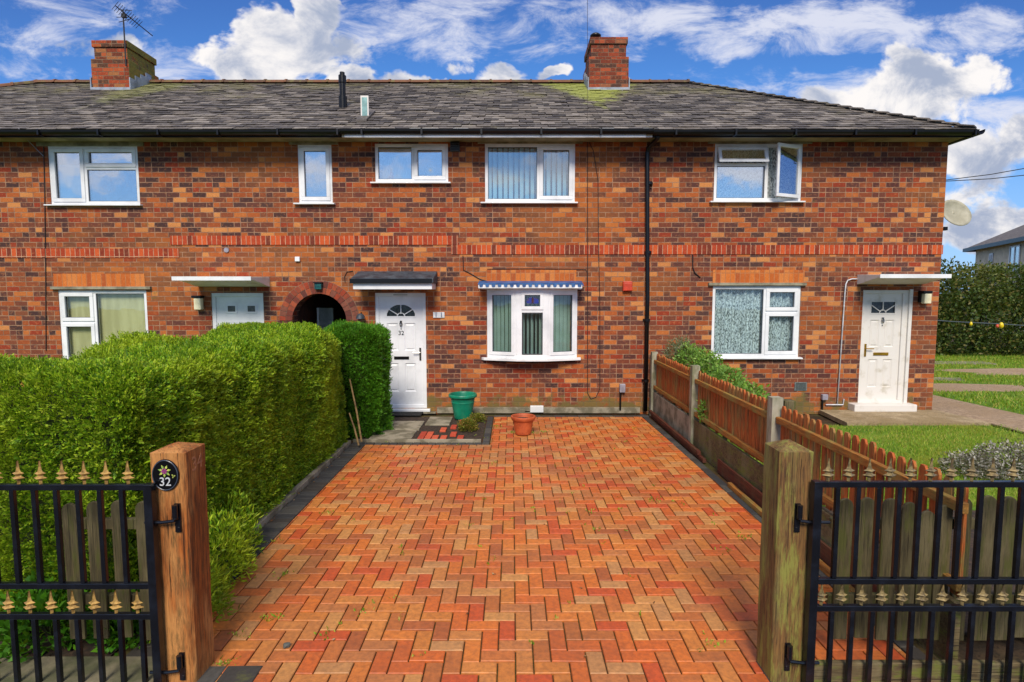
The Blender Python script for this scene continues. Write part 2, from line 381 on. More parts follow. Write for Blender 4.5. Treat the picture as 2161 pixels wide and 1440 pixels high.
def woodmat(name, c1, c2, c3=None, moss=None, rough=.75, grain=(26,26,1.4), mlo=.5):
    m, t, bs, geo, out = newmat(name)
    vec = t.mapping(geo.outputs['Position'], grain)
    n = t.noise(vec, 1.6, 8, .7, .6); f = t.noise(vec, 6.0, 4, .7)
    c = t.mix(t.smooth(n, .36, .64), lin(c1), lin(c2))
    if c3: c = t.mix(t.smooth(t.noise(t.mapping(geo.outputs['Position'], (3,3,.9)), 1.7, 4, .6), .44, .66, 0, .85), c, lin(c3))
    c = t.mix(t.smooth(f, .50, .66, 0, .75), c, t.mix(.7, c, (.012,.008,.005,1)))
    cr_ = t.noise(t.mapping(geo.outputs['Position'], tuple(g_*2.1 if g_ > 5 else g_*.55 for g_ in grain)), 1.9, 3, .5)
    c = t.mix(t.smooth(cr_, .64, .68, 0, .85), c, (.012,.008,.005,1))
    c = t.mix(t.math('MULTIPLY', geo.outputs['Random Per Island'], .25), c, t.mix(.5, c, (.02,.012,.008,1)))
    if moss: c = t.mix(t.smooth(t.noise(t.mapping(geo.outputs['Position'], (12,12,2.2) if grain[2] < 5 else (3,3,8)), 1.6, 8, .75), mlo, mlo+.16, 0, .85), c, lin(moss))
    t.set(bs.inputs['Base Color'], c); bs.inputs['Roughness'].default_value = rough; bs.inputs['Specular IOR Level'].default_value = .3
    bump(t, bs, t.math('ADD', n, t.math('SUBTRACT', t.math('MULTIPLY', f, .6), t.smooth(cr_, .62, .68, 0, .8))), .8, .006)
    return m
M_post_l = woodmat('orange_brown_gatepost_wood', (172,94,36), (92,52,24), (204,144,82), moss=(84,70,38), mlo=.53, grain=(44,44,2.0))
M_post_r = woodmat('mossy_gatepost_wood', (134,98,54), (86,60,38), (140,128,74), moss=(134,134,62), mlo=.46, grain=(44,44,2.0))
M_picket = woodmat('side_fence_wood', (196,104,48), (146,74,34), (150,124,72), moss=(134,128,68), mlo=.52, grain=(40,40,2))
M_rail = woodmat('fence_rail_wood', (180,116,48), (128,84,40), (142,126,66), grain=(40,2,40), moss=(118,116,60), mlo=.53)
M_greywood = woodmat('grey_picket_wood', (94,84,56), (60,54,36), (114,104,74), moss=(80,82,36), mlo=.48, grain=(40,40,2))
M_darkboard = woodmat('dark_stained_board', (104,50,34), (76,38,28), (92,66,46), grain=(26,1.4,26))
M_mossbase = woodmat('mossy_gravel_board', (110,96,66), (76,64,46), (122,114,86), moss=(100,110,44), grain=(1.4,26,26), mlo=.48)

def glassmat(name, refl, tint=(.9,.96,.97,1)):
    m, t, bs, geo, out = newmat(name)
    t.n.remove(bs)
    fr = t.math('MULTIPLY_ADD', t.math('POWER', t.add('ShaderNodeLayerWeight', {'Blend': .5}).outputs['Facing'], 4.0), .9, .04)
    nb = t.add('ShaderNodeBump', {'Height': t.noise(geo.outputs['Position'], 2.2, 2, .5), 'Strength': .12, 'Distance': .02})
    gl = t.add('ShaderNodeBsdfGlossy', {'Color': (1,1,1,1), 'Roughness': .015, 'Normal': nb.outputs[0]})
    tr = t.add('ShaderNodeBsdfTransparent', {'Color': tint})
    mx = t.add('ShaderNodeMixShader', {0: t.math('ADD', fr, refl, clamp=True), 1: tr.outputs[0], 2: gl.outputs[0]})
    t.l.new(mx.outputs[0], out.inputs[0])
    return m
M_glass_up = glassmat('coated_glass', .46)
M_glass_lo = glassmat('clear_glass', .015)
M_glass_mid = glassmat('clear_coated_glass', .22)

# slates: grey-purple, with lichen below the chimneys
def slatemat():
    m, t, bs, geo, out = newmat('slate')
    r = geo.outputs['Random Per Island']
    c = t.ramp(r, [(i/9, lin(cl)) for i, cl in enumerate([(94,88,84),(116,108,102),(72,66,64),(104,97,92),(140,132,124),(82,76,72),(110,102,94),(58,53,52),(126,117,108)])], 'CONSTANT')
    nz = t.noise(t.mapping(geo.outputs['Position'], (1, 2.6, 2.6)), 9, 8, .75)
    c = t.mix(t.smooth(nz, .40, .66, 0, .6), c, lin((50,44,40)))
    c = t.mix(t.smooth(t.noise(t.mapping(geo.outputs['Position'], (1,3,3), (4,0,0)), 16, 5, .7), .56, .70, 0, .7), c, lin((176,168,150)))
    sp = t.add('ShaderNodeSeparateXYZ', {0: geo.outputs['Position']})
    up = t.smooth(sp.outputs[1], 10.4, 13.2)
    gn = t.noise(geo.outputs['Position'], 1.1, 7, .72)
    c = t.mix(t.smooth(t.math('ADD', gn, t.math('MULTIPLY', up, .15)), .58, .74, 0, .6), c, lin((128,122,84)))
    for (cx, wd, st_) in ((1.72, 1.05, 1.25), (-7.9, .9, .45)):
        dx = t.math('ABSOLUTE', t.math('SUBTRACT', sp.outputs[0], cx))
        lim = t.math('MULTIPLY', t.math('SUBTRACT', sp.outputs[1], 10.7), wd/2.2)
        ms = t.smooth(t.math('SUBTRACT', t.math('ADD', lim, t.math('MULTIPLY', t.math('SUBTRACT', t.noise(geo.outputs['Position'], 3, 6, .75), .5), 1.9)), dx), -.05, .45, 0, st_*.85)
        c = t.mix(ms, c, t.mix(t.noise(geo.outputs['Position'], 14, 3), lin((172,176,92)), lin((122,130,66))))
    t.set(bs.inputs['Base Color'], c); bs.inputs['Roughness'].default_value = .6; bs.inputs['Specular IOR Level'].default_value = .4
    bump(t, bs, nz, .5, .01)
    return m
M_slate = slatemat()

# ------------------------------------------------------------ ground
def plate(name, poly, z, mt, th=.02, kind='structure'):
    mb = MB().prism(poly, 'z', z-th, z); o = build(name, mb, mt, loc=(0,0,0)); o['kind'] = kind; return o
def groundmat(name, cols, ns=(.7, 9, 60), bmp=.6, rough=.95):
    m, t, bs, geo, out = newmat(name)
    p = geo.outputs['Position']
    c = t.mix(t.smooth(t.noise(p, ns[1], 6, .65), .38, .62), lin(cols[0]), lin(cols[1]))
    c = t.mix(t.smooth(t.noise(p, ns[0], 4, .6), .42, .62, 0, .8), c, lin(cols[2]))
    c = t.mix(t.smooth(t.noise(p, ns[2], 3, .7), .5, .62, 0, .7), c, lin(cols[3]))
    t.set(bs.inputs['Base Color'], c); bs.inputs['Roughness'].default_value = rough; bs.inputs['Specular IOR Level'].default_value = .2
    bump(t, bs, t.noise(p, ns[2], 4, .7), bmp, .012)
    return m
M_earth = groundmat('bare_earth', [(78,62,44),(56,46,34),(84,84,48),(36,28,20)])
M_grassbase = groundmat('grass_ground', [(92,128,34),(74,106,28),(126,140,50),(54,76,22)])
M_gravel = groundmat('gravel_path', [(178,154,128),(146,126,104),(158,134,106),(96,82,68)], (.8, 14, 90), .8)
M_slab = groundmat('concrete_path', [(176,158,128),(148,132,104),(138,120,86),(112,98,76)], (1.1, 6, 50), .4)
M_sand = groundmat('joint_sand', [(92,62,40),(70,50,32),(72,74,34),(50,36,24)], (1.6, 12, 60), .5)
M_asph = groundmat('asphalt', [(66,64,62),(52,50,50),(74,70,66),(34,34,34)], (.8, 20, 120), .5)

struct(build('ground', MB().face([(-160,-60,-.06),(160,-60,-.06),(160,260,-.06),(-160,260,-.06)]), M_earth))
plate('pavement', [(-30,-3),(30,-3),(30,2.55),(-30,2.55)], -.008, M_asph)
plate('bedding_sand', [(-2.28,2.56),(2.40,2.56),(2.40,9.5),(-2.28,9.5)], -.014, M_sand)
plate('soil_strip', [(-3.6,2.75),(-2.285,2.75),(-2.285,7.7),(-3.6,7.7)], -.004, M_soil)
plate('lawn', [(2.62,5.4),(7.72,5.0),(7.42,8.72),(2.62,8.72)], 0, M_grassbase)
plate('garden_soil', [(2.46,3.3),(7.8,3.3),(7.75,5.0),(2.62,5.39),(2.46,5.39)], -.004, M_soil)
plate('side_lawn', [(9.1,3.3),(40,3.3),(40,21),(8.5,21),(8.5,11)], .004, M_grassbase)
plate('rear_lawn', [(-30,17.2),(8.3,17.2),(8.3,30),(-30,30)], 0, M_grassbase)
plate('neighbour_lawn', [(-14,3.3),(-3.65,3.3),(-3.65,9.7),(-14,9.7)], 0, M_grassbase)
plate('front_path', [(5.25,8.77),(7.5,8.77),(7.38,9.76),(5.35,9.76)], .035, M_slab, .07)
plate('side_path', [(7.82,3.0),(9.05,3.0),(8.45,12.2),(8.4,17),(7.42,17),(7.42,9.9),(7.55,8.75)], .012, M_gravel)
def wobble(cx, cy, rx, ry, n=26, a=.18):
    return [(cx+rx*math.cos(t)*(1+a*math.sin(3*t+1)+a*.6*math.sin(7*t)), cy+ry*math.sin(t)*(1+a*math.cos(2*t)+a*.5*math.sin(5*t))) for t in [2*math.pi*k/n for k in range(n)]]
plate('bare_patch', wobble(9.9,12.3,1.35,.62), .010, M_gravel, .012)
plate('bare_patch', wobble(13.9,14.8,2.6,.75), .010, M_gravel, .012)
plate('stone_slab', [(9.0,13.35),(10.6,13.2),(10.8,13.6),(9.2,13.85)], .03, M_conc, .04)
plate('stone_slab', [(12.2,16.4),(14.0,16.3),(14.1,16.9),(12.3,17.0)], .03, M_conc, .04)

# ---- clipping of small convex pieces against convex regions
def clip(poly, region):
    out = poly
    n = len(region)
    for i in range(n):
        a = region[i]; b = region[(i+1) % n]; inp = out; out = []
        def side(p): return (b[0]-a[0])*(p[1]-a[1])-(b[1]-a[1])*(p[0]-a[0])
        for k in range(len(inp)):
            p = inp[k]; q = inp[(k+1) % len(inp)]; sp_, sq = side(p), side(q)
            if sp_ >= 0: out.append(p)
            if (sp_ >= 0) != (sq >= 0):
                t = sp_/(sp_-sq); out.append((p[0]+t*(q[0]-p[0]), p[1]+t*(q[1]-p[1])))
        if len(out) < 3: return []
    return out
def area(p): return abs(sum(p[i][0]*p[(i+1) % len(p)][1]-p[(i+1) % len(p)][0]*p[i][1] for i in range(len(p))))/2
def block(mb, poly, z, gap=.0038, bev=.004, dep=.03):
    """a paving block: chamfered top, real sides"""
    cx = sum(p[0] for p in poly)/len(poly); cy = sum(p[1] for p in poly)/len(poly); n = len(poly)
    def inset(d):
        o = []
        for (x, y) in poly:
            dx, dy = x-cx, y-cy; o.append((x-math.copysign(min(d, abs(dx)), dx), y-math.copysign(min(d, abs(dy)), dy)))
        return o
    tx, ty = random.gauss(0, .008), random.gauss(0, .008); z += random.gauss(0, .0012)
    def zz(x, y, h): return h+(x-cx)*tx+(y-cy)*ty
    A = [(x, y, z-dep) for x, y in inset(gap)]; B = [(x, y, zz(x, y, z-bev)) for x, y in inset(gap)]; C = [(x, y, zz(x, y, z)) for x, y in inset(gap+bev)]
    i = len(mb.v); mb.v += A+B+C
    mb.f.append(tuple(range(i+2*n, i+3*n)))
    for k in range(n):
        m = (k+1) % n
        mb.f += [(i+k, i+m, i+n+m, i+n+k), (i+n+k, i+n+m, i+2*n+m, i+2*n+k)]
RA = [(-2.0,2.62),(2.26,2.62),(2.21,7.6),(-2.0,7.6)]
RB = [(-.30,7.6),(2.21,7.6),(2.17,9.36),(-.30,9.36)]
RT = [(-.30,7.2),(2.215,7.2),(2.17,9.36),(-.30,9.36)]
drive = MB(); W_ = .1
for iy in range(24, 96):
    for ix in range(-24, 26):
        k = (ix-iy) % 4
        if k == 0: q = (ix, iy, 2, 1)
        elif k == 3: q = (ix, iy, 1, 2)
        else: continue
        x0, y0 = q[0]*W_+.02, q[1]*W_+.02; p = [(x0, y0), (x0+q[2]*W_, y0), (x0+q[2]*W_, y0+q[3]*W_), (x0, y0+q[3]*W_)]
        whole = clip(p, RT)
        if whole and abs(area(whole)-area(p)) < 1e-5: block(drive, p, 0); continue
        # cut off the charcoal threshold corners
        for reg in (RA, RB):
            c = clip(p, reg)
            if c and area(c) > .0006: block(drive, c, 0)
M_pave = island('block_paving', [(200,102,42),(194,122,62),(204,110,44),(186,114,62),(196,96,40),(200,138,76),(206,118,50),(190,108,52),(192,82,38),(202,126,60),(188,132,80),(202,100,40),(196,118,52),(178,102,50),(170,92,48)],
                .52, 30, .42, .4, big=(118,74,50), bign=.9, moss=((96,104,44), 7, .69), spec=.45)
struct(build('driveway', drive, M_pave, fixn=False))
M_char = island('charcoal_block', [(66,66,66),(56,56,58),(76,74,70),(62,58,54)], .8, 40, .4, .4, moss=((84,84,48), 3, .62))
edge = MB()
y = 2.95
while y < 7.62:                       # left edging, blocks laid across
    block(edge, [(-2.2,y),(-2.0,y),(-2.0,y+.1),(-2.2,y+.1)], .002); y += .1
y = 2.95
while y < 9.4:
    t_ = (y-2.6)/6.8; xa = 2.265-.09*t_
    block(edge, [(xa,y),(xa+.1,y),(xa+.1,y+.2),(xa,y+.2)], .002); y += .2
for k in range(18): x0 = -2.2+k*.105; block(edge, [(x0,7.61),(x0+.105,7.61),(x0+.105,7.71),(x0,7.71)], .003) if x0 < -.31 else None
for k in range(16): y0 = 7.71+k*.104; block(edge, [(-.41,y0),(-.31,y0),(-.31,y0+.104),(-.41,y0+.104)], .003)
for k in range(13): x0 = -.3+k*.2; block(edge, [(x0,9.37),(x0+.2,9.37),(x0+.2,9.47),(x0,9.47)], .003) if x0+.2 < 2.45 else None
struct(build('edging_blocks', edge, M_char, fixn=False))
thr = MB()
for x0 in (-1.77, -1.57): block(thr, [(x0,2.6),(x0+.2,2.6),(x0+.2,2.98),(x0,2.98)], .006)
for x0 in (1.36, 1.56): block(thr, [(x0,2.72),(x0+.2,2.72),(x0+.2,3.02),(x0,3.02)], .006)
struct(build('threshold_blocks', thr, M_char, fixn=False))
kerb = MB().box(-2.262,-2.205,3.2,7.66,-.03,.05).box(-2.2,-.43,7.715,7.76,-.03,.04)
struct(build('kerb', kerb, M_conc, bevel=.006))
# planting pocket by the door
plate('planting_pocket', [(-2.2,7.77),(-.42,7.77),(-.42,9.36),(-2.2,9.36)], -.006, M_soil, .02)
pv = MB()
for (x0, x1, y0, y1) in ((-2.02,-1.42,7.80,8.38),(-1.95,-1.40,8.42,8.98),(-1.36,-.98,8.75,9.30)):
    pv.box(x0, x1, y0, y1, -.03, .018)
struct(build('paving_slabs', pv, M_conc, bevel=.008))
rb = MB()
for (x, y, a) in ((-1.34,7.82,0),(-1.24,7.82,0),(-1.14,7.85,0),(-1.34,8.06,0),(-1.24,8.05,0),(-1.02,7.84,0),(-.9,8.05,0),(-1.08,8.32,0),(-.94,8.5,0),(-.78,7.84,0),(-.84,8.85,0)):
    block(rb, [(x,y),(x+.095,y),(x+.095,y+.2),(x,y+.2)], .022)
struct(build('pocket_bricks', rb, island('pocket_brick', [(190,74,48),(176,66,44),(200,90,60)], .8, 30, .3, .3), fixn=False))

# ------------------------------------------------------------ terrace houses
EZ, RZ, EY, RY, BY = 4.66, 6.775, 9.36, 13.30, 16.8      # eaves, ridge, eaves line, ridge line, back wall
SL = (RZ-EZ)/(RY-EY)
WTOP = 4.62
def roofz(y): return EZ+(y-EY)*SL if y <= RY else RZ-(y-RY)*SL
XB = [-14.3, -7.87, -2.735, 2.256, 7.335]
def rect_px(u0, v0, u1, v1, Y=D):
    """u0, u1 read at mid height"""
    vm = (v0+v1)/2
    return on_wall(u0, vm, Y)[0], on_wall(u1, vm, Y)[0], on_wall(u0, v1, Y)[1], on_wall(u0, v0, Y)[1]
def wall_mesh(x0, x1, holes, z0=-.05, z1=WTOP, arch=None):
    """front wall with true openings and reveals 0.25 deep"""
    mb = MB()
    xs = sorted({x0, x1, *[h[0] for h in holes], *[h[1] for h in holes]}); zs = sorted({z0, z1, *[h[2] for h in holes], *[h[3] for h in holes]})
    for i in range(len(xs)-1):
        for j in range(len(zs)-1):
            cx, cz = (xs[i]+xs[i+1])/2, (zs[j]+zs[j+1])/2
            if any(h[0] < cx < h[1] and h[2] < cz < h[3] for h in holes): continue
            for yy in (D, D+.25):
                mb.face([(xs[i],yy,zs[j]),(xs[i+1],yy,zs[j]),(xs[i+1],yy,zs[j+1]),(xs[i],yy,zs[j+1])])
    for k, (a, b, c, d) in enumerate(holes):
        for p, q in (((a,c),(a,d)),((b,c),(b,d)),((a,c),(b,c)),((a,d),(b,d))):
            if arch == k and p[1] == d and q[1] == d: continue
            mb.face([(p[0],D,p[1]),(q[0],D,q[1]),(q[0],D+.25,q[1]),(p[0],D+.25,p[1])])
    if arch is not None:
        a, b, c, d = holes[arch]; cx = (a+b)/2; r = (b-a)/2; cz = d-r; n = 14
        for sgn in (-1, 1):
            arc = [(cx+sgn*r*math.cos(t), cz+r*math.sin(t)) for t in [math.pi/2*k/n for k in range(n+1)]]
            for k in range(n):
                p, q = arc[k], arc[k+1]
                for yy in (D, D+.25): mb.face([(p[0],yy,p[1]),(q[0],yy,q[1]),(q[0],yy,d),(p[0],yy,d)])
                mb.face([(p[0],D,p[1]),(q[0],D,q[1]),(q[0],D+.25,q[1]),(p[0],D+.25,p[1])])
    return mb

def frame_ring(mb, x0, x1, z0, z1, y0, y1, w_, wb=None):
    wb = wb or w_
    mb.box(x0, x1, y0, y1, z0, z0+wb); mb.box(x0, x1, y0, y1, z1-w_, z1)
    mb.box(x0, x0+w_, y0, y1, z0+wb, z1-w_); mb.box(x1-w_, x1, y0, y1, z0+wb, z1-w_)
def curtain(kind, x0, x1, z0, z1, y):
    mb = MB()
    if kind == 'vertical':
        n = max(2, int((x1-x0)/.088)); 
        for k in range(n):
            c = x0+(k+.5)*(x1-x0)/n; a = R(38)+random.uniform(-.1,.1); dx, dy = .042*math.cos(a), .042*math.sin(a)
            mb.face([(c-dx,y-dy,z0),(c+dx,y+dy,z0),(c+dx,y+dy,z1),(c-dx,y-dy,z1)])
    elif kind == 'vertical_open':
        n = max(2, int((x1-x0)/.075))
        for k in range(n):
            c = x0+(k+.5)*(x1-x0)/n; a = R(66)+random.uniform(-.15,.15); dx, dy = .042*math.cos(a), .042*math.sin(a)
            mb.face([(c-dx,y-dy,z0),(c+dx,y+dy,z0),(c+dx,y+dy,z1),(c-dx,y-dy,z1)])
    elif kind == 'folds':
        n = 60; P = []
        for k in range(n+1):
            x = x0+(x1-x0)*k/n; P.append((x, y+.030*math.sin(k*1.25)+.014*math.sin(k*.37+1)))
        for k in range(n): mb.face([(P[k][0],P[k][1],z0),(P[k+1][0],P[k+1][1],z0),(P[k+1][0],P[k+1][1],z1),(P[k][0],P[k][1],z1)])
    else:
        mb.box(x0, x1, y, y+.004, z0, z1)
    return mb
def window(house, px, cells, glass, curt=None, sill=True, label=None, Y=D, sillw=.07):
    """px: outer frame rectangle in the photo; cells: list of (kind, u0,v0,u1,v1) fractions of the frame; kinds: fix, sash"""
    x0, x1, z0, z1 = rect_px(*px, Y)
    fy0, fy1 = Y+.012, Y+.082
    root_name = 'window'
    mb = MB(); fw = .055
    frame_ring(mb, x0, x1, z0, z1, fy0, fy1, fw)
    W, Hh = x1-x0, z1-z0
    fr = None; panes = MB(); sashes = []; gk = MB()
    # mullions and transoms: everything inside the ring that is not a cell
    us = sorted({c[1] for c in cells}|{c[3] for c in cells}); 
    done = set()
    for (k, a, b, c, d) in cells:
        X0, X1 = x0+a*W, x0+c*W; Z1, Z0 = z1-b*Hh, z1-d*Hh
        if c < .99 and (round(c,3), 'v') not in done or (c < .99 and k[-1] == '!'):
            mb.box(X1-.027, X1+.027, fy0+.002, fy1-.002, max(Z0, z0+fw), min(Z1, z1-fw))
            if Z0 <= z0+.01 and Z1 >= z1-.01: done.add((round(c,3), 'v'))
        if d < .99: mb.box(max(X0+(.027 if a > .01 else fw), x0+fw), min(X1-(.027 if c < .99 else fw), x1-fw), fy0+.003, fy1-.003, Z0-.027, Z0+.027)
        iX0 = X0+(fw if a < .01 else .027); iX1 = X1-(fw if c > .99 else .027); iZ0 = Z0+(fw if d > .99 else .027); iZ1 = Z1-(fw if b < .01 else .027)
        if k.startswith('sash'):
            s_ = MB(); frame_ring(s_, iX0-.012, iX1+.012, iZ0-.012, iZ1+.012, fy0-.016, fy1-.006, .062)
            sashes.append(s_); m = .050
        elif k.startswith('open'): sashes.append((k, iX0, iX1, iZ0, iZ1)); continue
        else: m = .0
        px0, px1, pz0, pz1 = iX0+m, iX1-m, iZ0+m, iZ1-m
        frame_ring(gk, px0, px1, pz0, pz1, fy0+.012, fy0+.040, .008)
        panes.box(px0+.004, px1-.004, fy0+.022, fy0+.034, pz0+.004, pz1-.004)
    win = build('window', mb, M_upvc, house, bevel=.005)
    if label: win['label'] = label
    build('pane', panes, glass, win); build('gasket', gk, M_gasket, win)
    for s_ in sashes:
        if isinstance(s_, MB): build('sash', s_, M_upvc, win, bevel=.006)
        else:
            k, X0, X1, Z0, Z1 = s_; sm = MB(); pm = MB()
            frame_ring(sm, X0-.01, X1+.01, Z0-.01, Z1+.01, -.05, .0, .055); pm.box(X0+.04, X1-.04, -.03, -.02, Z0+.04, Z1-.04)
            for m_ in (sm, pm):
                nv = []
                for (x, y, z) in m_.v:
                    if 'top' in k:      # hinged along the top
                        a = R(19); dz = z-Z1; nv.append((x, fy0+y*math.cos(a)+dz*math.sin(a), Z1+dz*math.cos(a)-y*math.sin(a)*-1))
                    else:               # hinged on the right
                        a = R(24); dx = x-X1; nv.append((X1+dx*math.cos(a)+y*math.sin(a)*0, fy0+dx*math.sin(a)+y, z))
                m_.v = nv
            build('sash', sm, M_upvc, win, bevel=.006); build('pane', pm, glass, win)
    if sill:
        build('sill', MB().prism([(Y-.075, z0-.028),(Y-.075, z0-.006),(Y+.012, z0+.004),(Y+.09, z0+.004),(Y+.09, z0-.028)], 'x', x0-sillw, x1+sillw*.6), M_upvc, win, bevel=.004)
    for cd in (curt or []):
        kind, a, b, c, d, mt = cd[:6]
        yy = Y+.115
        build('curtain' if kind == 'folds' else 'blind', curtain(kind, x0+a*W, x0+c*W, z1-d*Hh, z1-b*Hh, yy), mt, win)
    return win, (x0, x1, z0-.0, z1)
def hole_of(px, Y=D):
    x0, x1, z0, z1 = rect_px(*px, Y); return (x0+.004, x1-.004, z0-.0, z1-.004)

def slates(x0, x1, hipl=None, hipr=None, back=False):
    """overlapping slates on one slope between x0 and x1; hip: (x at eaves, x at ridge)"""
    mb = MB(); ln = math.hypot(RY-EY, RZ-EZ); rows = 28; g = ln/rows; W = .235
    reg = [(x0, -.03),(x1, -.03),(x1, ln),(x0, ln)]
    if hipr: reg = [(x0, -.03),(hipr[0], -.03),(hipr[1], ln),(x0, ln)]
    if hipl: reg = [(hipl[0], -.03),(x1, -.03),(x1, ln),(hipl[1], ln)]
    lo = min(p[0] for p in reg); hi = max(p[0] for p in reg)
    cs, sn = (RY-EY)/ln, (RZ-EZ)/ln
    def p3(x, s, h):
        y = EY+s*cs-h*sn; z = EZ+s*sn+h*cs
        if back: y = 2*RY-y
        return (x, y, z)
    for r in range(rows):
        k0 = math.floor(lo/W)-1
        for k in range(k0, int(hi/W)+2):
            off = (W/2 if r % 2 else 0)+random.uniform(-.008,.008)
            xa = k*W+off; sj = random.uniform(-.012,.012); s0 = r*g-.02+sj; s1 = (r+1)*g+.03
            q = clip([(xa+.003, s0),(xa+W-.003, s0+random.uniform(-.006,.006)),(xa+W-.003, s1),(xa+.003, s1)], reg)
            if not q or area(q) < .0008: continue
            lift = random.uniform(.004,.014); tw = random.uniform(-.02,.02)
            def hh(x, s): return .022+lift-(s-s0)*.09+(x-xa)*tw
            i = len(mb.v); n = len(q)
            mb.v += [p3(x, s, hh(x, s)) for x, s in q]+[p3(x, s, hh(x, s)-.012) for x, s in q]
            mb.f.append(tuple(range(i, i+n)))
            for m in range(n):
                m2 = (m+1) % n; mb.f.append((i+m, i+n+m, i+n+m2, i+m2))
    # underlay
    for a in (reg,):
        mb.face([p3(x, s, 0) for x, s in a])
    return mb
def ridge_tiles(mb, p, q, w_=.24):
    p, q = Vector(p), Vector(q); L = (q-p).length; n = max(1, int(L/.43)); d = (q-p)/n
    side = d.cross(Vector((0,0,1))).normalized()
    for k in range(n):
        a = p+d*k; b = p+d*(k+1)*1.0
        for (o, s_) in ((a, .012), (b, 0)): pass
        N = 6; i = len(mb.v)
        for (o, gr) in ((a-d*.0, 1.0), (b-d*.08, 1.0), (b-d*.08, 1.16), (b+d*.02, 1.16)):
            for j in range(N+1):
                t = math.pi*j/N; mb.v.append(tuple(o+side*(w_/2*gr*math.cos(t))+Vector((0,0,1))*(.085*gr*math.sin(t)-.03)))
        for s_ in range(3):
            for j in range(N): mb.f.append((i+s_*(N+1)+j, i+s_*(N+1)+j+1, i+(s_+1)*(N+1)+j+1, i+(s_+1)*(N+1)+j))
        mb.f.append(tuple(i+j for j in range(N+1))); mb.f.append(tuple(i+3*(N+1)+N-j for j in range(N+1)))
def gutter(x0, x1, y=None, z=4.66):
    y = y or EY-.03; mb = MB(); pr = []
    for j in range(9):
        t = math.pi+math.pi*j/8; pr.append((y+.062*math.cos(t), z+.070*math.sin(t)))
    pr += [(y+.062, z+.012),(y+.054, z+.012)]
    for j in range(9):
        t = 2*math.pi-math.pi*j/8; pr.append((y+.054*math.cos(t), z+.054*math.sin(t)))
    pr += [(y-.054, z+.008),(y-.066, z+.008)]
    mb.prism(pr, 'x', x0, x1)
    return mb
def brackets(x0, x1, z, par):
    x = x0+.35
    while x < x1: build('bracket', MB().prism([(EY-.108,z+.012),(EY-.108,z-.078),(EY+.015,z-.078),(EY+.015,z-.065),(EY-.1,z-.065),(EY-.1,z+.012)], 'x', x-.014, x+.014), M_black, par); x += .95

def chimney(house, uL, uR, v_top, mt_front, Yf, Yb, moss=False, label=None, pot=False):
    x0 = on_wall(uL, v_top+60, Yf)[0]; x1 = on_wall(uR, v_top+60, Yf)[0]; zt = on_wall(uR, v_top, Yf)[1]
    zb = roofz(Yf)-.1; ch = MB(); zs = zb+(zt-zb)*.66
    ch.box(x0, x1, Yf, Yb, zb-.3, zs); ch.box(x0+.05, x1-.05, Yf+.05, Yb-.05, zs, zt-.14); ch.box(x0+.02, x1-.02, Yf+.02, Yb-.02, zt-.14, zt)
    c = build('chimney', ch, mt_front, house, bevel=.01)
    if label: c['label'] = label
    fl = MB().box(x0-.02, x1+.02, Yf-.03, Yf-.003, zb+.02, zb+.16)
    for sx_ in (x0-.025, x1+.003):
        for k in range(4):
            ya, yb = Yf+(RY-Yf)*k/4, Yf+(RY-Yf)*(k+1)/4; fl.prism([(ya-.02, roofz(ya)-.05),(yb-.02, roofz(yb)-.05),(yb-.02, roofz(yb)+.17),(ya-.02, roofz(yb)+.17)], 'x', sx_, sx_+.022)
    build('flashing', fl, M_lead, c)
    if pot:
        px_ = x0+.16; build('cowl', MB().lathe([(.0,0),(.075,0),(.075,.05),(.115,.07),(.12,.10),(.08,.135),(0,.14)], (px_, Yf+.2, zt), 18), M_black, c, smooth=True)
    else:
        build('flaunching', MB().box(x0+.12, x1-.12, Yf+.12, Yb-.12, zt, zt+.05), M_mortar, c, bevel=.02)
    return c, (x0, x1, zt)

def house(i, label, holes, arch=None, sidewall=None):
    x0, x1 = XB[i], XB[i+1]
    h = thing('terraced_house', label, 'house', ((x0+x1)/2, D, 0), 'houses of the brick terrace')
    wm = wall_mesh(x0, x1, holes, arch=arch)
    # back wall, outer side wall, party wall, upper floor
    build('rear_wall', MB().box(x0, x1, BY-.25, BY, -.05, WTOP), M_brick, h)
    if i == 3: build('side_wall', MB().box(x1-.25, x1, D+.252, BY-.252, -.05, WTOP), M_brick, h)
    if i == 0: build('side_wall', MB().box(x0, x0+.25, D+.252, BY-.252, -.05, WTOP), M_brick, h)
    wo = build('wall', wm, M_brick, h)
    inn = MB().box(x0+.26, x1-.26, D+3.2, D+3.3, 0, WTOP-.05).box(x0+.26, x1-.26, D+.27, D+3.15, 2.32, 2.42).box(x0+.26, x1-.26, D+.27, BY-.27, -.02, .06).box(x0+.26,x1-.26,D+.27,D+3.15,WTOP-.1,WTOP-.04)
    inn.box(x0+.02, x0+.1, D+.27, D+3.15, 0.07, 2.3).box(x1-.1, x1-.02, D+.27, D+3.15, 0.07, 2.3).box(x0+.02, x0+.1, D+.27, D+3.15, 2.43, WTOP-.11).box(x1-.1, x1-.02, D+.27, D+3.15, 2.43, WTOP-.11)
    build('interior', inn, M_roomwall, h)
    return h

# --- openings measured from the photograph
W_B1 = (103.5,308,293,432); W_B2 = (629,305,701,429); W_B3 = (127,613,313,772)
DR_B = (450,618,560,868)
W_C1 = (791,303,946,385); W_C2 = (1023,303,1214,427)
DR_C = (793,618,900,862); BAY = (1028,612,1218,760)
W_D1 = (1507,303,1693,425); W_D2 = (1502,604,1688,754)
DR_D = (1815.5,612,1913,852)
ax0 = on_wall(617,665,D)[0]; ax1 = on_wall(731,665,D)[0]; az1 = on_wall(674,620,D)[1]

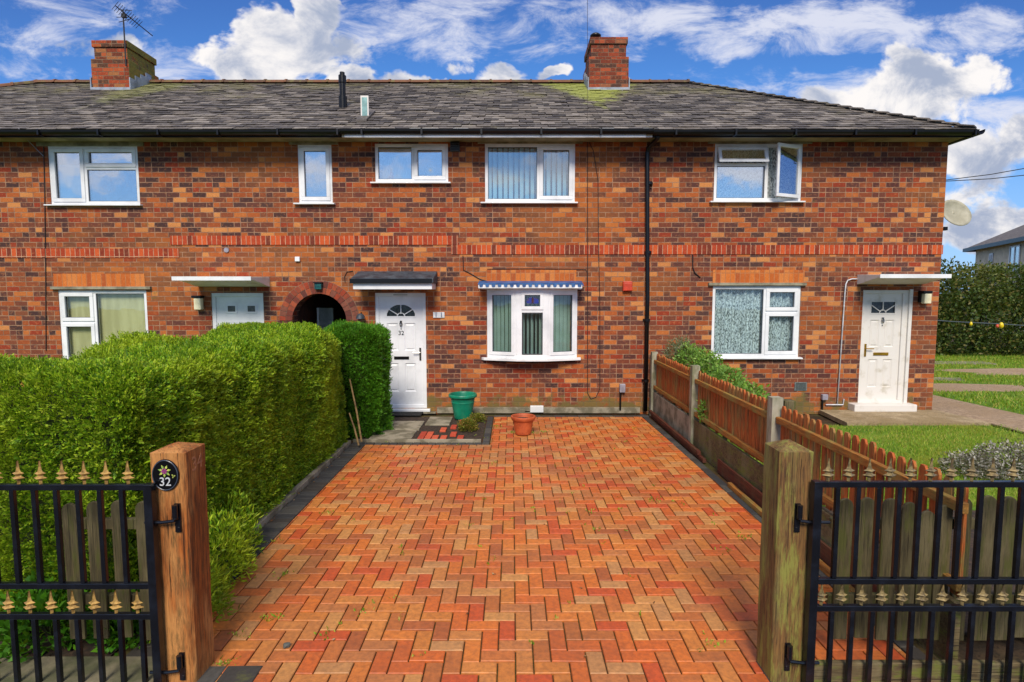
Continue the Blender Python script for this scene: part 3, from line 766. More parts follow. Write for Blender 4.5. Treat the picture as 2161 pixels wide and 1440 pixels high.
# house with the passage (second from the left)
hA = house(0, 'end of the brick terrace cut off by the left edge of the photo', [( -12.6,-11.1,3.45,4.5),(-12.6,-11.1,.95,2.05)])
hB = house(1, 'brick house left of number 32, with the arched passage and two-pane white door', [hole_of(W_B1), hole_of(W_B2), hole_of(W_B3), hole_of(DR_B), (ax0, ax1, -.04, az1)], arch=4)
hC = house(2, 'middle brick house number 32 with blue-topped bow window and white gutter board', [hole_of(W_C1), hole_of(W_C2), hole_of(DR_C), (on_wall(1040,620,D)[0], on_wall(1205,620,D)[0], on_wall(1200,750,D)[1], on_wall(1200,616,D)[1])])
hD = house(3, 'right end brick house with hipped roof, open upper sashes and brass letterbox door', [hole_of(W_D1), hole_of(W_D2), hole_of(DR_D)])
for i, h in enumerate((hA, hB, hC, hD)):
    x0, x1 = XB[i], XB[i+1]
    kw = {}; e0, e1 = x0, x1
    if i == 3: kw['hipr'] = (7.42, 3.98)
    if i == 0: kw['hipl'] = (-14.65, -10.75)
    rf = build('roof', slates(x0, x1, **kw), M_slate, h, fixn=True)
    bk = slates(x0, x1, back=True, **kw)
    build('rear_roof', bk, M_slate, h)
    rt = MB()
    ra, rb_ = max(x0, -10.75), min(x1, 3.98)
    ridge_tiles(rt, (ra, RY, RZ+.03), (rb_, RY, RZ+.03))
    if i == 3:
        end = MB()
        for k in range(20):
            a, b = k/20, (k+1)/20; pa, pb = .012*(1), 0
            def hp(t, s): return (7.42+(3.98-7.42)*t, (EY+(RY-EY)*t) if s else (2*RY-EY-(RY-EY)*t), EZ+(RZ-EZ)*t)
            end.face([(hp(a,1)[0],hp(a,1)[1],hp(a,1)[2]+.03),(hp(a,0)[0],hp(a,0)[1],hp(a,0)[2]+.03),(hp(b,0)[0],hp(b,0)[1],hp(b,0)[2]+.01),(hp(b,1)[0],hp(b,1)[1],hp(b,1)[2]+.01)])
        build('hip_roof', end, M_slate, h)
        ht = MB()          # hip covered by mitred slates: thin dark stepped caps
        n = 26
        for k in range(n):
            t0, t1 = k/n, (k+1)/n
            p = Vector((7.42+(3.98-7.42)*t0, EY+(RY-EY)*t0, EZ+(RZ-EZ)*t0+.055)); q = Vector((7.42+(3.98-7.42)*t1, EY+(RY-EY)*t1, EZ+(RZ-EZ)*t1+.03))
            ht.bar(p, q+(q-p)*.12, .2, .02)
        build('hip_slates', ht, M_slate, h)
    if i == 0:
        end = MB(); end.face([(-14.65,EY,EZ),(-14.65,2*RY-EY,EZ),(-10.75,RY,RZ)]); build('hip_roof', end, M_slate, h)
        ht = MB(); ridge_tiles(ht, (-14.6,EY,EZ+.03), (-10.75,RY,RZ+.03)); build('hip_tiles', ht, M_ridge, h)
    build('ridge', rt, M_ridge, h, smooth=False)
    # soffit, fascia, gutter
    sx1 = 7.42 if i == 3 else x1; sx0 = -14.65 if i == 0 else x0
    so = MB().box(sx0, sx1, EY+.045, D-.003, 4.59, 4.605)
    if i == 3: so.box(x1+.003, sx1, D, 2*RY-EY-.05, 4.59, 4.605)
    if i == 0: so.box(sx0, x0-.003, D, 2*RY-EY-.05, 4.59, 4.605)
    build('soffit', so, M_soffit, h)
    fa = MB().box(sx0, sx1, EY+.02, EY+.042, 4.555, 4.70)
    if i == 3: fa.box(sx1-.02, sx1+.004, EY+.043, 2*RY-EY, 4.575, 4.69)
    build('fascia', fa, M_upvc if i == 2 else M_black, h)
    gx0, gx1 = (sx0, sx1) if i != 2 else (x0, x1)
    gz = 4.655 if i == 2 else 4.64
    gm = gutter(gx0, gx1, z=gz)
    if i == 3:
        sg = gutter(EY-.09, 2*RY-EY, y=sx1+.03, z=gz); gm2 = MB(); gm2.v = [(y_, x_, z_) for (x_, y_, z_) in sg.v]; gm2.f = sg.f
        i0 = len(gm.v); gm.v += gm2.v; gm.f += [tuple(i0+k for k in f) for f in gm2.f]
    g_ = build('gutter', gm, M_black, h)
    brackets(x0, min(sx1, 7.5), gz, g_)
# white board under the gutter of number 32
wb0 = on_wall(726,286,9.33)[0]; wb1 = on_wall(1364,286,9.33)[0]
build('white_board', MB().box(wb0, wb1, EY-.012, EY+.016, 4.545, 4.60), M_upvc, hC, bevel=.004)
build('white_board', MB().box(wb0, wb1, EY+.0, EY+.018, 4.603, 4.66), M_soffit, hC)

# concrete lintels under the eaves
def slab_px(h, name, u0, v0, u1, v1, y0, y1, mt, bevel=.004):
    xa, xb, za, zb = rect_px(u0, v0, u1, v1, D+y0); return build(name, MB().box(xa, xb, D+y0, D+y1, za, zb), mt, h, bevel=bevel)
slab_px(hB, 'lintel', 76,299,302,308, -.025,.1, M_conc_lintel); slab_px(hB, 'lintel', 609,298,712,305, -.025,.1, M_conc_lintel)
slab_px(hC, 'lintel', 1008,297,1230,303, -.025,.1, M_conc_lintel); slab_px(hD, 'lintel', 1495,297,1715,303, -.025,.1, M_conc_lintel)
slab_px(hB, 'lintel', 105,605,316,611, -.06,.1, M_conc_lintel); slab_px(hD, 'lintel', 1496,597,1703,603, -.05,.1, M_conc_lintel)
# soldier courses
def band(h, u0, v0, u1, v1, mt=M_band, pr=.012, name='soldier_course'):
    xa, xb, za, zb = rect_px(u0, v0, u1, v1); 
    return build(name, MB().box(max(xa, XB[0]), min(xb, XB[4]+.012), D-pr, D-.001 if pr > 0 else D, za, zb), mt, h)
zlo0, zlo1 = on_wall(200,544,D)[1], on_wall(200,525,D)[1]
zhi0, zhi1 = on_wall(600,517,D)[1], on_wall(600,498,D)[1]
zr0, zr1 = on_wall(1200,537,D)[1], on_wall(1200,517,D)[1]
def bandm(h, xa, xb, za, zb, mt=M_band, p=.014): build('soldier_course', MB().box(xa, xb, D-p, D-.001, za, zb), mt, h)
bandm(hA, XB[0], XB[1], zlo0, zlo1); bandm(hB, XB[1], on_wall(378,535,D)[0], zlo0, min(zlo1, zhi0-.004), p=.011)
bandm(hB, on_wall(360,508,D)[0], XB[2], zhi0, zhi1); bandm(hC, XB[2], on_wall(966,508,D)[0], zhi0, zhi1)
bandm(hC, on_wall(952,526,D)[0], XB[3], zr0, min(zr1, zhi0-.004), p=.011); bandm(hD, XB[3], XB[4]+.014, zr0, min(zr1, zhi0-.004), p=.011)
band(hB, 114,578,306,605, M_lintel, .01, 'brick_lintel'); band(hC, 1026,570,1216,600, M_lintel, .01, 'brick_lintel'); band(hD, 1504,570,1697,597, M_lintel, .01, 'brick_lintel')

# --- windows
F_ = 'fix'; S_ = 'sash'
window(hB, W_B1, [(S_,0,0,.40,1),(S_,.40,0,1,.375),(F_,.40,.375,1,1)], M_glass_up, [('folds',.02,.3,.4,.98,M_blue_blind)], label='upper left three-pane window with clouds reflected')
window(hB, W_B2, [(S_,0,0,1,1)], M_glass_up, [('folds',.04,.0,.96,.98,M_sheer)], label='narrow upper window beside the gutter joint')
window(hB, W_B3, [(S_,0,0,.40,.42),(S_,0,.42,.40,1),(F_,.40,0,1,1)], M_glass_lo, [('roller',.02,.02,.98,.98,M_beige)], label='ground floor window with a beige roller blind')
wc1, _ = window(hC, W_C1, [(F_,0,0,.52,1),(S_,.52,0,1,1)], M_glass_up, [('folds',.08,.3,.5,.98,M_blue_blind)], label='small upper bathroom window beside the dark vent')
window(hC, W_C2, [(F_,0,0,.595,1),(S_,.595,0,1,1)], glassmat('blue_coated_glass', .18), [('vertical',.02,.0,.98,.98,M_blue_blind)], label='upper window with vertical blinds')
window(hD, W_D1, [('open_top',0,0,.60,.36),(F_,0,.36,.60,1),('open_side',.60,0,1,1)], M_glass_up, [('folds',.01,.0,.99,1.0,M_lace)], label='upper window with two sashes standing open')
window(hD, W_D2, [(F_,0,0,.60,1),(S_,.60,0,1,.36),(S_,.60,.36,1,1)], M_glass_lo, [('folds',.01,.0,.99,1.0,M_lace)], label='ground floor window with patterned net curtains')
for (za_, zb_) in ((3.45,4.5),(.95,2.05)):
    mb = MB(); frame_ring(mb, -12.6,-11.1, za_, zb_, D+.012, D+.08, .05); mb.box(-11.88,-11.82,D+.014,D+.078,za_+.05,zb_-.05)
    wn = build('window', mb, M_upvc, hA); build('pane', MB().box(-12.55,-11.15,D+.03,D+.045,za_+.04,zb_-.04), M_glass_mid, wn); build('blind', MB().box(-12.55,-11.15,D+.17,D+.18,za_+.02,zb_-.02), M_sheer, wn)
# ornaments on the bathroom sill
bx, bz = on_wall(910,371,D+.12)
o = thing('table_lamp', 'round white lamp globe on the sill behind the small upper window of number 32', 'lamp', (bx, D+.13, bz-.03))
build('globe', MB().lathe([(0,0),(.05,.0),(.085,.04),(.1,.09),(.085,.145),(.045,.18),(0,.19)], (bx, D+.13, bz-.02), 20), simple('white_globe', (235,240,240), .4), o, smooth=True)
bx, bz = on_wall(826,371,D+.12)
tag(build('ornament', MB().lathe([(0,0),(.06,0),(.05,.05),(.025,.12),(.0,.2)], (bx, D+.13, bz-.06), 12), simple('red_ornament', (150,40,60), .5), None, loc=(bx, D+.13, bz-.06)), 'small dark red cone ornament behind the left pane of the small upper window', 'ornament')

# --- bow window of number 32
def bow():
    x0, x1, z0, z1 = rect_px(*BAY)
    Yp = D-.20; xa, xb = on_wall(1096,680,Yp)[0], on_wall(1170,680,Yp)[0]
    xa = x0+(x1-x0)*.33; xb = x0+(x1-x0)*.665
    pl_ = [(x0, D-.002), (xa, Yp), (xb, Yp), (x1, D-.002)]
    z0 = on_wall(1123,757,Yp)[1]; z1 = on_wall(1123,611,Yp)[1]
    mb = MB(); panes = MB(); bl = MB(); gk = MB()
    segs = [(0,1,'l'),(1,2,'m'),(2,3,'r')]
    sash = []
    for (i, j, k) in segs:
        p, q = Vector((*pl_[i], 0)), Vector((*pl_[j], 0)); d = (q-p); L = d.length; d.normalize(); nrm = Vector((d.y, -d.x, 0))
        def vb(m, a, b, za, zb, f0, f1):       # box along the segment
            c = [p+d*a+nrm*f1, p+d*b+nrm*f1, p+d*b+nrm*f0, p+d*a+nrm*f0]
            m.prism([(v.x, v.y) for v in c], 'z', za, zb)
        fw = .055 if k != 'm' else .085
        vb(mb, 0, L, z0, z0+.06, -.06, 0); vb(mb, 0, L, z1-.05, z1, -.06, 0); vb(mb, 0, fw, z0+.06, z1-.05, -.06, 0); vb(mb, L-fw, L, z0+.06, z1-.05, -.06, 0)
        cells = [(fw, L-fw, z0+.06, z1-.05)]
        if k == 'm':
            zt = z1-(z1-z0)*.31; vb(mb, fw, L-fw, zt-.03, zt+.03, -.06, 0); cells = [(fw, L-fw, z0+.06, zt-.03),(fw, L-fw, zt+.03, z1-.05)]
        for ci, (a, b, za, zb) in enumerate(cells):
            s_ = MB(); m_ = .045
            if not (k == 'm' and ci == 0):
                vb(s_, a-.01, b+.01, za-.01, za+m_, -.05, .014); vb(s_, a-.01, b+.01, zb-m_, zb+.01, -.05, .014); vb(s_, a-.01, a+m_, za+m_, zb-m_, -.05, .014); vb(s_, b-m_, b+.01, za+m_, zb-m_, -.05, .014)
                sash.append(s_)
            else: m_ = .012
            vb(gk, a+m_, b-m_, za+m_, za+m_+.007, -.03, .002); vb(gk, a+m_, b-m_, zb-m_-.007, zb-m_, -.03, .002); vb(gk, a+m_, a+m_+.007, za+m_, zb-m_, -.03, .002); vb(gk, b-m_-.007, b-m_, za+m_, zb-m_, -.03, .002)
            vb(panes, a+m_+.003, b-m_-.003, za+m_+.003, zb-m_-.003, -.026, -.014)
            if ci == 0:
                n = int((b-a)/.07)
                zz1 = zb if k != 'm' else z1-.05
                for t in range(n):
                    c = p+d*(a+(t+.5)*(b-a)/n)-nrm*.13
                    ang = {'l': R(62), 'm': R(58), 'r': R(14)}[k]+random.uniform(-.08,.08)
                    dd = d*math.cos(ang)*.04-nrm*math.sin(ang)*.04
                    bl.face([tuple(c-dd+Vector((0,0,za))), tuple(c+dd+Vector((0,0,za))), tuple(c+dd+Vector((0,0,zz1))), tuple(c-dd+Vector((0,0,zz1)))])
    b_ = build('bow_window', mb, M_upvc, hC, bevel=.004)
    for s_ in sash: build('sash', s_, M_upvc, b_, bevel=.005)
    build('pane', panes, M_glass_lo, b_); build('gasket', gk, M_gasket, b_); build('blind', bl, M_shadecloth, b_)
    # stained glass emblem in the top light
    sx_, sz_ = on_wall(1124,634,Yp-.002); eg = MB()
    eg.box(sx_-.10, sx_+.10, Yp+.012, Yp+.018, sz_-.07, sz_+.05)
    build('stained_glass', MB().prism([(sx_-.1,sz_-.055),(sx_+.1,sz_-.055),(sx_+.1,sz_+.015),(sx_+.05,sz_+.045),(sx_-.05,sz_+.045),(sx_-.1,sz_+.015)], 'y', Yp+.006, Yp+.012), simple('blue_stained_glass', (36,52,140), .2, (70,60,90), 26), b_)
    build('leadwork', MB().prism([(sx_-.012,sz_-.05),(sx_+.012,sz_-.05),(sx_+.02,sz_+.02),(sx_,sz_+.055),(sx_-.02,sz_+.02)], 'y', Yp+.001, Yp+.005), simple('dark_red_glass', (74,34,40), .3), b_)
    # sill and head
    def off(dd): return [(x0-.10, D-.002),(x0-.06, D-.06-dd*.3),(xa, Yp-dd),((xa+xb)/2, Yp-dd-.012),(xb, Yp-dd),(x1+.06, D-.06-dd*.3),(x1+.07, D-.002)]
    build('sill', MB().prism(off(.05), 'z', z0-.045, z0-.0), M_upvc, b_, bevel=.005)
    build('apron', MB().prism([(x0+.03,D-.002),(xa,Yp+.03),(xb,Yp+.03),(x1-.03,D-.002)], 'z', z0-.075, z0-.045), M_dark, b_)
    build('head', MB().prism(off(.0), 'z', z1, z1+.03), M_upvc, b_)
    # canopy: sloped blue sheet with a scalloped edge over a white board
    cx0, cx1 = on_wall(1009,605,Yp-.1)[0], on_wall(1229,605,Yp-.1)[0]; cz = z1+.03
    build('canopy', MB().prism([(Yp-.12, cz+.045),(D-.004, cz+.115),(D-.004, cz+.095),(Yp-.12, cz+.025)], 'x', cx0-.0, cx1+.02), M_blueaw, b_)
    build('canopy_board', MB().box(cx0+.02, cx1-.02, Yp-.118, D-.004, cz-.014, cz+.0235), M_whiteaw, b_)
    sc = MB(); n = 17; w1 = (cx1-cx0)/n
    for k in range(n):
        c = cx0+w1*(k+.5); sc.prism([(c-w1*.30, cz+.052),(c-w1*.30, cz+.03),(c-w1*.18, cz+.010),(c+w1*.18, cz+.010),(c+w1*.30, cz+.03),(c+w1*.30, cz+.052)], 'y', Yp-.135, Yp-.124)
    sc.box(cx0, cx1, Yp-.135, Yp-.124, cz+.0525, cz+.075)
    build('scallop_backing', MB().box(cx0+.005, cx1-.005, Yp-.1235, Yp-.119, cz-.012, cz+.0715), M_whiteaw, b_)
    build('scalloped_edge', sc, M_blueaw, b_)
bow()

# --- doors
def panel_door(h, px, oldpaint=False, fan='half', hside=1, number=None, brass=False, label=None):
    x0, x1, z0, z1 = rect_px(*px); mt = M_upvc_old if oldpaint else M_upvc
    zf = .16 if True else z0
    mb = MB(); y0, y1 = D+.015, D+.085
    frame_ring(mb, x0, x1, z0, z1, y0, y1, .062)
    if oldpaint: mb.box(x1-.10, x1-.062, y0-.006, y1+.02, z0+.062, z1-.062)
    fr = build('door_frame', mb, mt, h, bevel=.005)
    a, b = x0+.062, x1-(.10 if oldpaint else .062); c, d = z0+.062, z1-.062; W, Hh = b-a, d-c
    lf = MB(); dy0, dy1 = D+.035, D+.075
    # leaf: stiles and rails around recessed panels and the fanlight
    holes = []
    for (ua, ub, va, vb_) in ((.17,.43,.245,.50),(.57,.83,.245,.50),(.17,.43,.615,.88),(.57,.83,.615,.88)):
        holes.append((a+ua*W, a+ub*W, d-vb_*Hh, d-va*Hh))
    fx0, fx1, fz0, fz1 = a+.17*W, a+.83*W, d-.185*Hh, d-.075*Hh
    holes.append((fx0, fx1, fz0, fz1))
    xs = sorted({a, b, *[q for h_ in holes for q in h_[:2]]}); zs = sorted({c, d, *[q for h_ in holes for q in h_[2:]]})
    for i in range(len(xs)-1):
        for j in range(len(zs)-1):
            cx, cz = (xs[i]+xs[i+1])/2, (zs[j]+zs[j+1])/2
            if any(q[0] < cx < q[1] and q[2] < cz < q[3] for q in holes): continue
            lf.box(xs[i], xs[i+1], dy0, dy1, zs[j], zs[j+1])
    me_ = lf
    door = build('door', me_, mt, h)
    if label: door['label'] = label
    pn = MB()
    for q in holes[:4]:
        m = .022
        # moulded sloping edge then raised field
        o4 = [(q[0],q[2]),(q[1],q[2]),(q[1],q[3]),(q[0],q[3])]; i4 = [(q[0]+m,q[2]+m),(q[1]-m,q[2]+m),(q[1]-m,q[3]-m),(q[0]+m,q[3]-m)]; r4 = [(q[0]+m*2,q[2]+m*2),(q[1]-m*2,q[2]+m*2),(q[1]-m*2,q[3]-m*2),(q[0]+m*2,q[3]-m*2)]
        for k in range(4):
            k2 = (k+1) % 4
            pn.face([(o4[k][0],dy0,o4[k][1]),(o4[k2][0],dy0,o4[k2][1]),(i4[k2][0],dy0+.016,i4[k2][1]),(i4[k][0],dy0+.016,i4[k][1])])
            pn.face([(i4[k][0],dy0+.016,i4[k][1]),(i4[k2][0],dy0+.016,i4[k2][1]),(r4[k2][0],dy0+.004,r4[k2][1]),(r4[k][0],dy0+.004,r4[k][1])])
        pn.face([(p_[0],dy0+.004,p_[1]) for p_ in r4])
    build('panel', pn, mt, door)
    # fanlight
    cx = (fx0+fx1)/2; rr = (fx1-fx0)/2; hh = fz1-fz0
    build('fanlight_glass', MB().box(fx0+.002, fx1-.002, dy0+.014, dy0+.022, fz0+.002, fz1-.002), simple('dark_obscured_glass', (30,36,44), .12, (58,66,72), 30), door)
    sp_ = MB()
    if fan == 'half':
        n = 12
        for k in range(n):
            t0, t1 = math.pi*k/n, math.pi*(k+1)/n
            P = [(cx+rr*math.cos(t)*(1.0), fz0+hh*math.sin(t)) for t in (t0, t1)]
            def outer(p): 
                s_ = max(abs(p[0]-cx)/rr, (p[1]-fz0)/hh); return (cx+(p[0]-cx)/s_, fz0+(p[1]-fz0)/s_)
            Q = [outer(p) for p in P]
            poly = [P[0], P[1], Q[1], Q[0]]
            if area(poly) > 1e-6: sp_.prism(poly, 'y', dy0-.002, dy0+.012)
        # corner fillers
        for sg in (-1, 1): sp_.prism([(cx+sg*rr, fz1),(cx+sg*rr*.6, fz1),(cx+sg*rr, fz0+hh*.6)], 'y', dy0-.0015, dy0+.0125)
    for ang in (R(36), R(90), R(144)):
        L = 1.0 if fan == 'half' else 1.15
        p0 = (cx+.22*rr*math.cos(ang), fz0+.22*hh*math.sin(ang)); p1 = (cx+L*rr*math.cos(ang), fz0+L*hh*math.sin(ang))
        p1 = (min(max(p1[0], fx0), fx1), min(p1[1], fz1))
        sp_.bar((p0[0], dy0+.004, p0[1]), (p1[0], dy0+.004, p1[1]), .014, .014, (0,1,0))
    pts = [(cx+.27*rr*math.cos(math.pi*k/8), dy0+.004, fz0+.3*hh*math.sin(math.pi*k/8)) for k in range(9)]
    sp_.tube(pts, .008, 6)
    frame_ring(sp_, fx0-.012, fx1+.012, fz0-.012, fz1+.012, dy0-.006, dy0-.0005, .018)
    build('fanlight_bars', sp_, mt, door)
    # furniture
    mt_h = M_brass if brass else M_chrome
    hx = b-.05 if hside > 0 else a+.045; hz = c+Hh*.47
    hm = MB().box(hx-.016, hx+.016, dy0-.012, dy0-.0005, hz-.11, hz+.11).tube([(hx,dy0-.01,hz+.03),(hx,dy0-.05,hz+.03),(hx-hside*.12,dy0-.055,hz+.03)], .009, 8)
    build('door_handle', hm, mt_h, door)
    lz = d-.565*Hh; build('letterbox', MB().box(cx-.13, cx+.13, dy0-.014, dy0-.0005, lz-.026, lz+.026), M_brass if brass else M_black, door, bevel=.004)
    kz = d-.25*Hh; kn = MB().tube([(cx, dy0-.012, kz+.035),(cx+.018, dy0-.02, kz+.01),(cx+.014, dy0-.022, kz-.03),(cx, dy0-.024, kz-.045),(cx-.014, dy0-.022, kz-.03),(cx-.018, dy0-.02, kz+.01),(cx, dy0-.012, kz+.035)], .008, 6).lathe([(0,0),(.018,0),(.018,.03),(0,.034)], (cx, dy0-.015, kz+.02), 10)
    build('knocker', kn, M_black if not brass else M_chrome, door)
    build('spyhole', MB().tube([(cx,dy0-.008,kz-.09),(cx,dy0-.0005,kz-.09)], .010, 10), M_black if not brass else M_chrome, door)
    if number: build('door_number', text_mb(number, .105, cx, dy0-.004, kz-.165, .006), M_black, door)
    if not oldpaint: build('trickle_vent', MB().box(cx-.12, cx+.12, y0-.008, y0-.0005, z1-.045, z1-.028), simple('vent_grey', (180,180,176), .5), fr)
    return door, (x0, x1, z0, z1)
dC, rC = panel_door(hC, DR_C, number='32', label='white door numbered 32 with a half-round fanlight')
build('door_sill', MB().box(rC[0]-.02, rC[1]+.06, D-.07, D+.08, rC[2]-.05, rC[2]-.003), M_upvc, hC, bevel=.006)
build('door_step', MB().box(rC[0]-.02, rC[1]+.16, D-.09, D+.1, -.03, rC[2]-.055), M_conc, hC, bevel=.01)
dD, rD = panel_door(hD, DR_D, oldpaint=True, fan='square', hside=-1, brass=True, label='worn white door with brass letterbox')
sx0, sx1 = on_wall(1798,858,D-.12)[0], on_wall(1929,858,D-.12)[0]
build('door_step', MB().box(sx0, sx1, D-.2, D+.1, .03, .155), M_upvc_old, hD, bevel=.012)
slab_px(hD, 'frame_cover', 1914,611,1921,852, -.02,.05, M_upvc_old)
# door of the left house
x0, x1, z0, z1 = rect_px(*DR_B); mb = MB(); frame_ring(mb, x0, x1, z0, z1, D+.015, D+.085, .07); build('door_frame', mb, M_upvc, hB, bevel=.005)
mb = MB().box(x0+.07, x1-.07, D+.035, D+.075, z0+.07, z1-.07); db = build('door', mb, M_upvc, hB)
db['label'] = 'white door with two small square panes'
for uu in (487, 529):
    wx, wz = on_wall(uu, 652, D); q = MB(); frame_ring(q, wx-.095, wx+.095, wz-.08, wz+.08, D+.024, D+.0345, .03); build('glazing_frame', q, M_upvc, db)
    build('door_pane', MB().box(wx-.065, wx+.065, D+.028, D+.034, wz-.05, wz+.05), simple('small_dark_pane', (56,62,60), .15, (84,88,80), 18), db)
    q = MB()
    for zz_ in (1.55, 1.05, .5): frame_ring(q, wx-.12, wx+.12, zz_-.4, zz_+.02, D+.029, D+.0345, .012)
    build('panel', q, M_upvc, db)
# canopies
def flat_canopy(h, u0, u1, v_, proj=.72, mt=M_upvc_old, label=None):
    xa = on_wall(u0, v_, D)[0]; xb = on_wall(u1, v_, D)[0]; z = on_wall(u0, v_, D)[1]
    prof = [(D-.002, z+.0),(D-.002, z-.165),(D-.12, z-.155),(D-.35, z-.105),(D-proj, z-.055),(D-proj, z-.02)]
    c = build('canopy', MB().prism(prof, 'x', xa, xb), mt, h, bevel=.004)
    build('canopy_edge', MB().box(xa-.015, xb+.015, D-proj-.02, D-proj-.001, z-.075, z-.012), M_upvc, c)
    if label: c['label'] = label
flat_canopy(hB, 418,569,585, .72, label='white canopy over the two-pane door')
flat_canopy(hD, 1809,1946,580, .62, label='stained white canopy over the brass letterbox door')
xa, xb, za, zb = rect_px(746,598,912,611, D-.45)
cb = build('canopy', MB().box(xa, xb, D-.48, D-.003, za, zb), M_upvc, hC, bevel=.005); cb['label'] = 'white-edged door canopy with black felt roof'
build('felt', MB().prism([(D-.52, zb+.002),(D-.52, zb+.075),(D-.04, zb+.21),(D-.004, zb+.21),(D-.004, zb+.002)], 'x', xa-.03, xb+.03), M_felt, cb, bevel=.012)
build('felt_edge', MB().box(xa-.04, xb+.01, D-.53, D-.521, zb-.004, zb+.072), M_black, cb)

# arch ring and passage
cx = (ax0+ax1)/2; rr = (ax1-ax0)/2; cz = az1-rr
ring = MB()
for (ra, rb_) in ((rr+.002, rr+.108), (rr+.116, rr+.222)):
    n = int(math.pi*(ra+.05)/.082)
    for k in range(-3, n+3):
        if 0 <= k < n:
            t0, t1 = math.pi*k/n+.007, math.pi*(k+1)/n-.007
            ring.prism([(cx+ra*math.cos(t0), cz+ra*math.sin(t0)),(cx+rb_*math.cos(t0), cz+rb_*math.sin(t0)),(cx+rb_*math.cos(t1), cz+rb_*math.sin(t1)),(cx+ra*math.cos(t1), cz+ra*math.sin(t1))], 'y', D-.016, D+.1)
ar = build('arch', ring, M_arch, hB)
bk_ = MB(); n = 24
for k in range(n):
    t0, t1 = math.pi*k/n, math.pi*(k+1)/n
    bk_.prism([(cx+(rr+.002)*math.cos(t0), cz+(rr+.002)*math.sin(t0)),(cx+(rr+.228)*math.cos(t0), cz+(rr+.228)*math.sin(t0)),(cx+(rr+.228)*math.cos(t1), cz+(rr+.228)*math.sin(t1)),(cx+(rr+.002)*math.cos(t1), cz+(rr+.002)*math.sin(t1))], 'y', D-.008, D-.001)
build('arch_mortar', bk_, M_mortar, ar)
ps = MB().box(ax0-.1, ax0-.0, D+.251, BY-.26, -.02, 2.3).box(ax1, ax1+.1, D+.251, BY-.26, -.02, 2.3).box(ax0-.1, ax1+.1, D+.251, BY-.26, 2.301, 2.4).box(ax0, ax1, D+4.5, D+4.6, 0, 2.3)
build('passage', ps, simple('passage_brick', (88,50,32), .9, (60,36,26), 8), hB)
pdx, pdz = on_wall(655, 650, D+.9)
build('passage_door', MB().box(ax0+.16, ax0+.42, D+.9, D+.95, 0, pdz), simple('grey_gate_paint', (150,154,150), .6), hB, bevel=.004)
build('passage_door', MB().box(ax0+.12, ax0+.157, D+.88, D+.96, 0, pdz+.0), M_upvc, hB)

# chimneys
c1, ci1 = chimney(hC, 1243,1327,77, M_chim, 12.55, 13.6, pot=True, label='red brick chimney with a dark cowl')
c0, ci0 = chimney(hB if False else hA, 192,272,84, M_chim_moss, 12.55, 13.6, label='chimney covered in yellow moss, carrying the aerial')
# flue and roof light on number 32 / left neighbour
fx, fz = on_wall(723, 228, 10.6); yb_ = 10.65
def roof_pt(u, v):
    a, b, e = ray(u, v); t = (EZ-H-EY*SL)/(e-b*SL); return a*t, b*t, H+e*t
fx, fy, fz = roof_pt(724, 230); ftop = on_wall(723, 153, fy)[1]
fl = build('flue', MB().lathe([(.075,-.08),(.075,.22),(.055,.23),(.055,ftop-fz-.2),(.07,ftop-fz-.19),(.07,ftop-fz-.06),(.045,ftop-fz-.04),(.045,ftop-fz),(0,ftop-fz)], (fx, fy, fz), 16), M_black, hC, smooth=False)
rx, ry, rz = roof_pt(770, 252); rtop = on_wall(770, 202, ry)[1]
rl = build('roof_light', MB().prism([(rx-.068, rz+.02),(rx+.068, rz+.02),(rx+.068, rtop),(rx-.068, rtop)], 'y', ry, ry+.03), M_upvc_old, hC)
build('pane', MB().box(rx-.045, rx+.045, ry-.004, ry-.001, rz+.05, rtop-.03), simple('pale_green_glass', (150,190,186), .15), rl)
build('flashing', MB().prism([(ry-.25, roofz(ry-.25)+.03),(ry+.4, roofz(ry+.4)+.03),(ry+.4, roofz(ry+.4)+.06),(ry-.25, roofz(ry-.25)+.06)], 'x', rx-.09, rx+.09), M_slate, rl)

# downpipe between number 32 and the right house
pxs = [(1389,287,9.36),(1387,293,9.42),(1368,312,9.72),(1366,325,9.735)]
pts = []
for (u, v, Y_) in pxs: x, z = on_wall(u, v, Y_); pts.append((x, Y_, z))
pt = pts[-1]; xb_ = on_wall(1365, 700, 9.735)[0]
pts += [(xb_, 9.735, 2.0), (xb_, 9.735, .02)]
dp = build('downpipe', MB().tube(pts, .036, 12), M_black, hD, smooth=True)
for z in (3.9, 2.75, 1.6, .55): build('pipe_clip', MB().tube([(xb_, 9.735, z-.022),(xb_, 9.735, z+.022)], .044, 12).box(xb_-.06, xb_+.06, 9.765, 9.799, z-.02, z+.02), M_black, dp)

# plinth along number 32
build('plinth', MB().box(rC[1]+.17, xb_-.08, D-.03, D-.002, -.03, .075), M_conc, hC, bevel=.008)

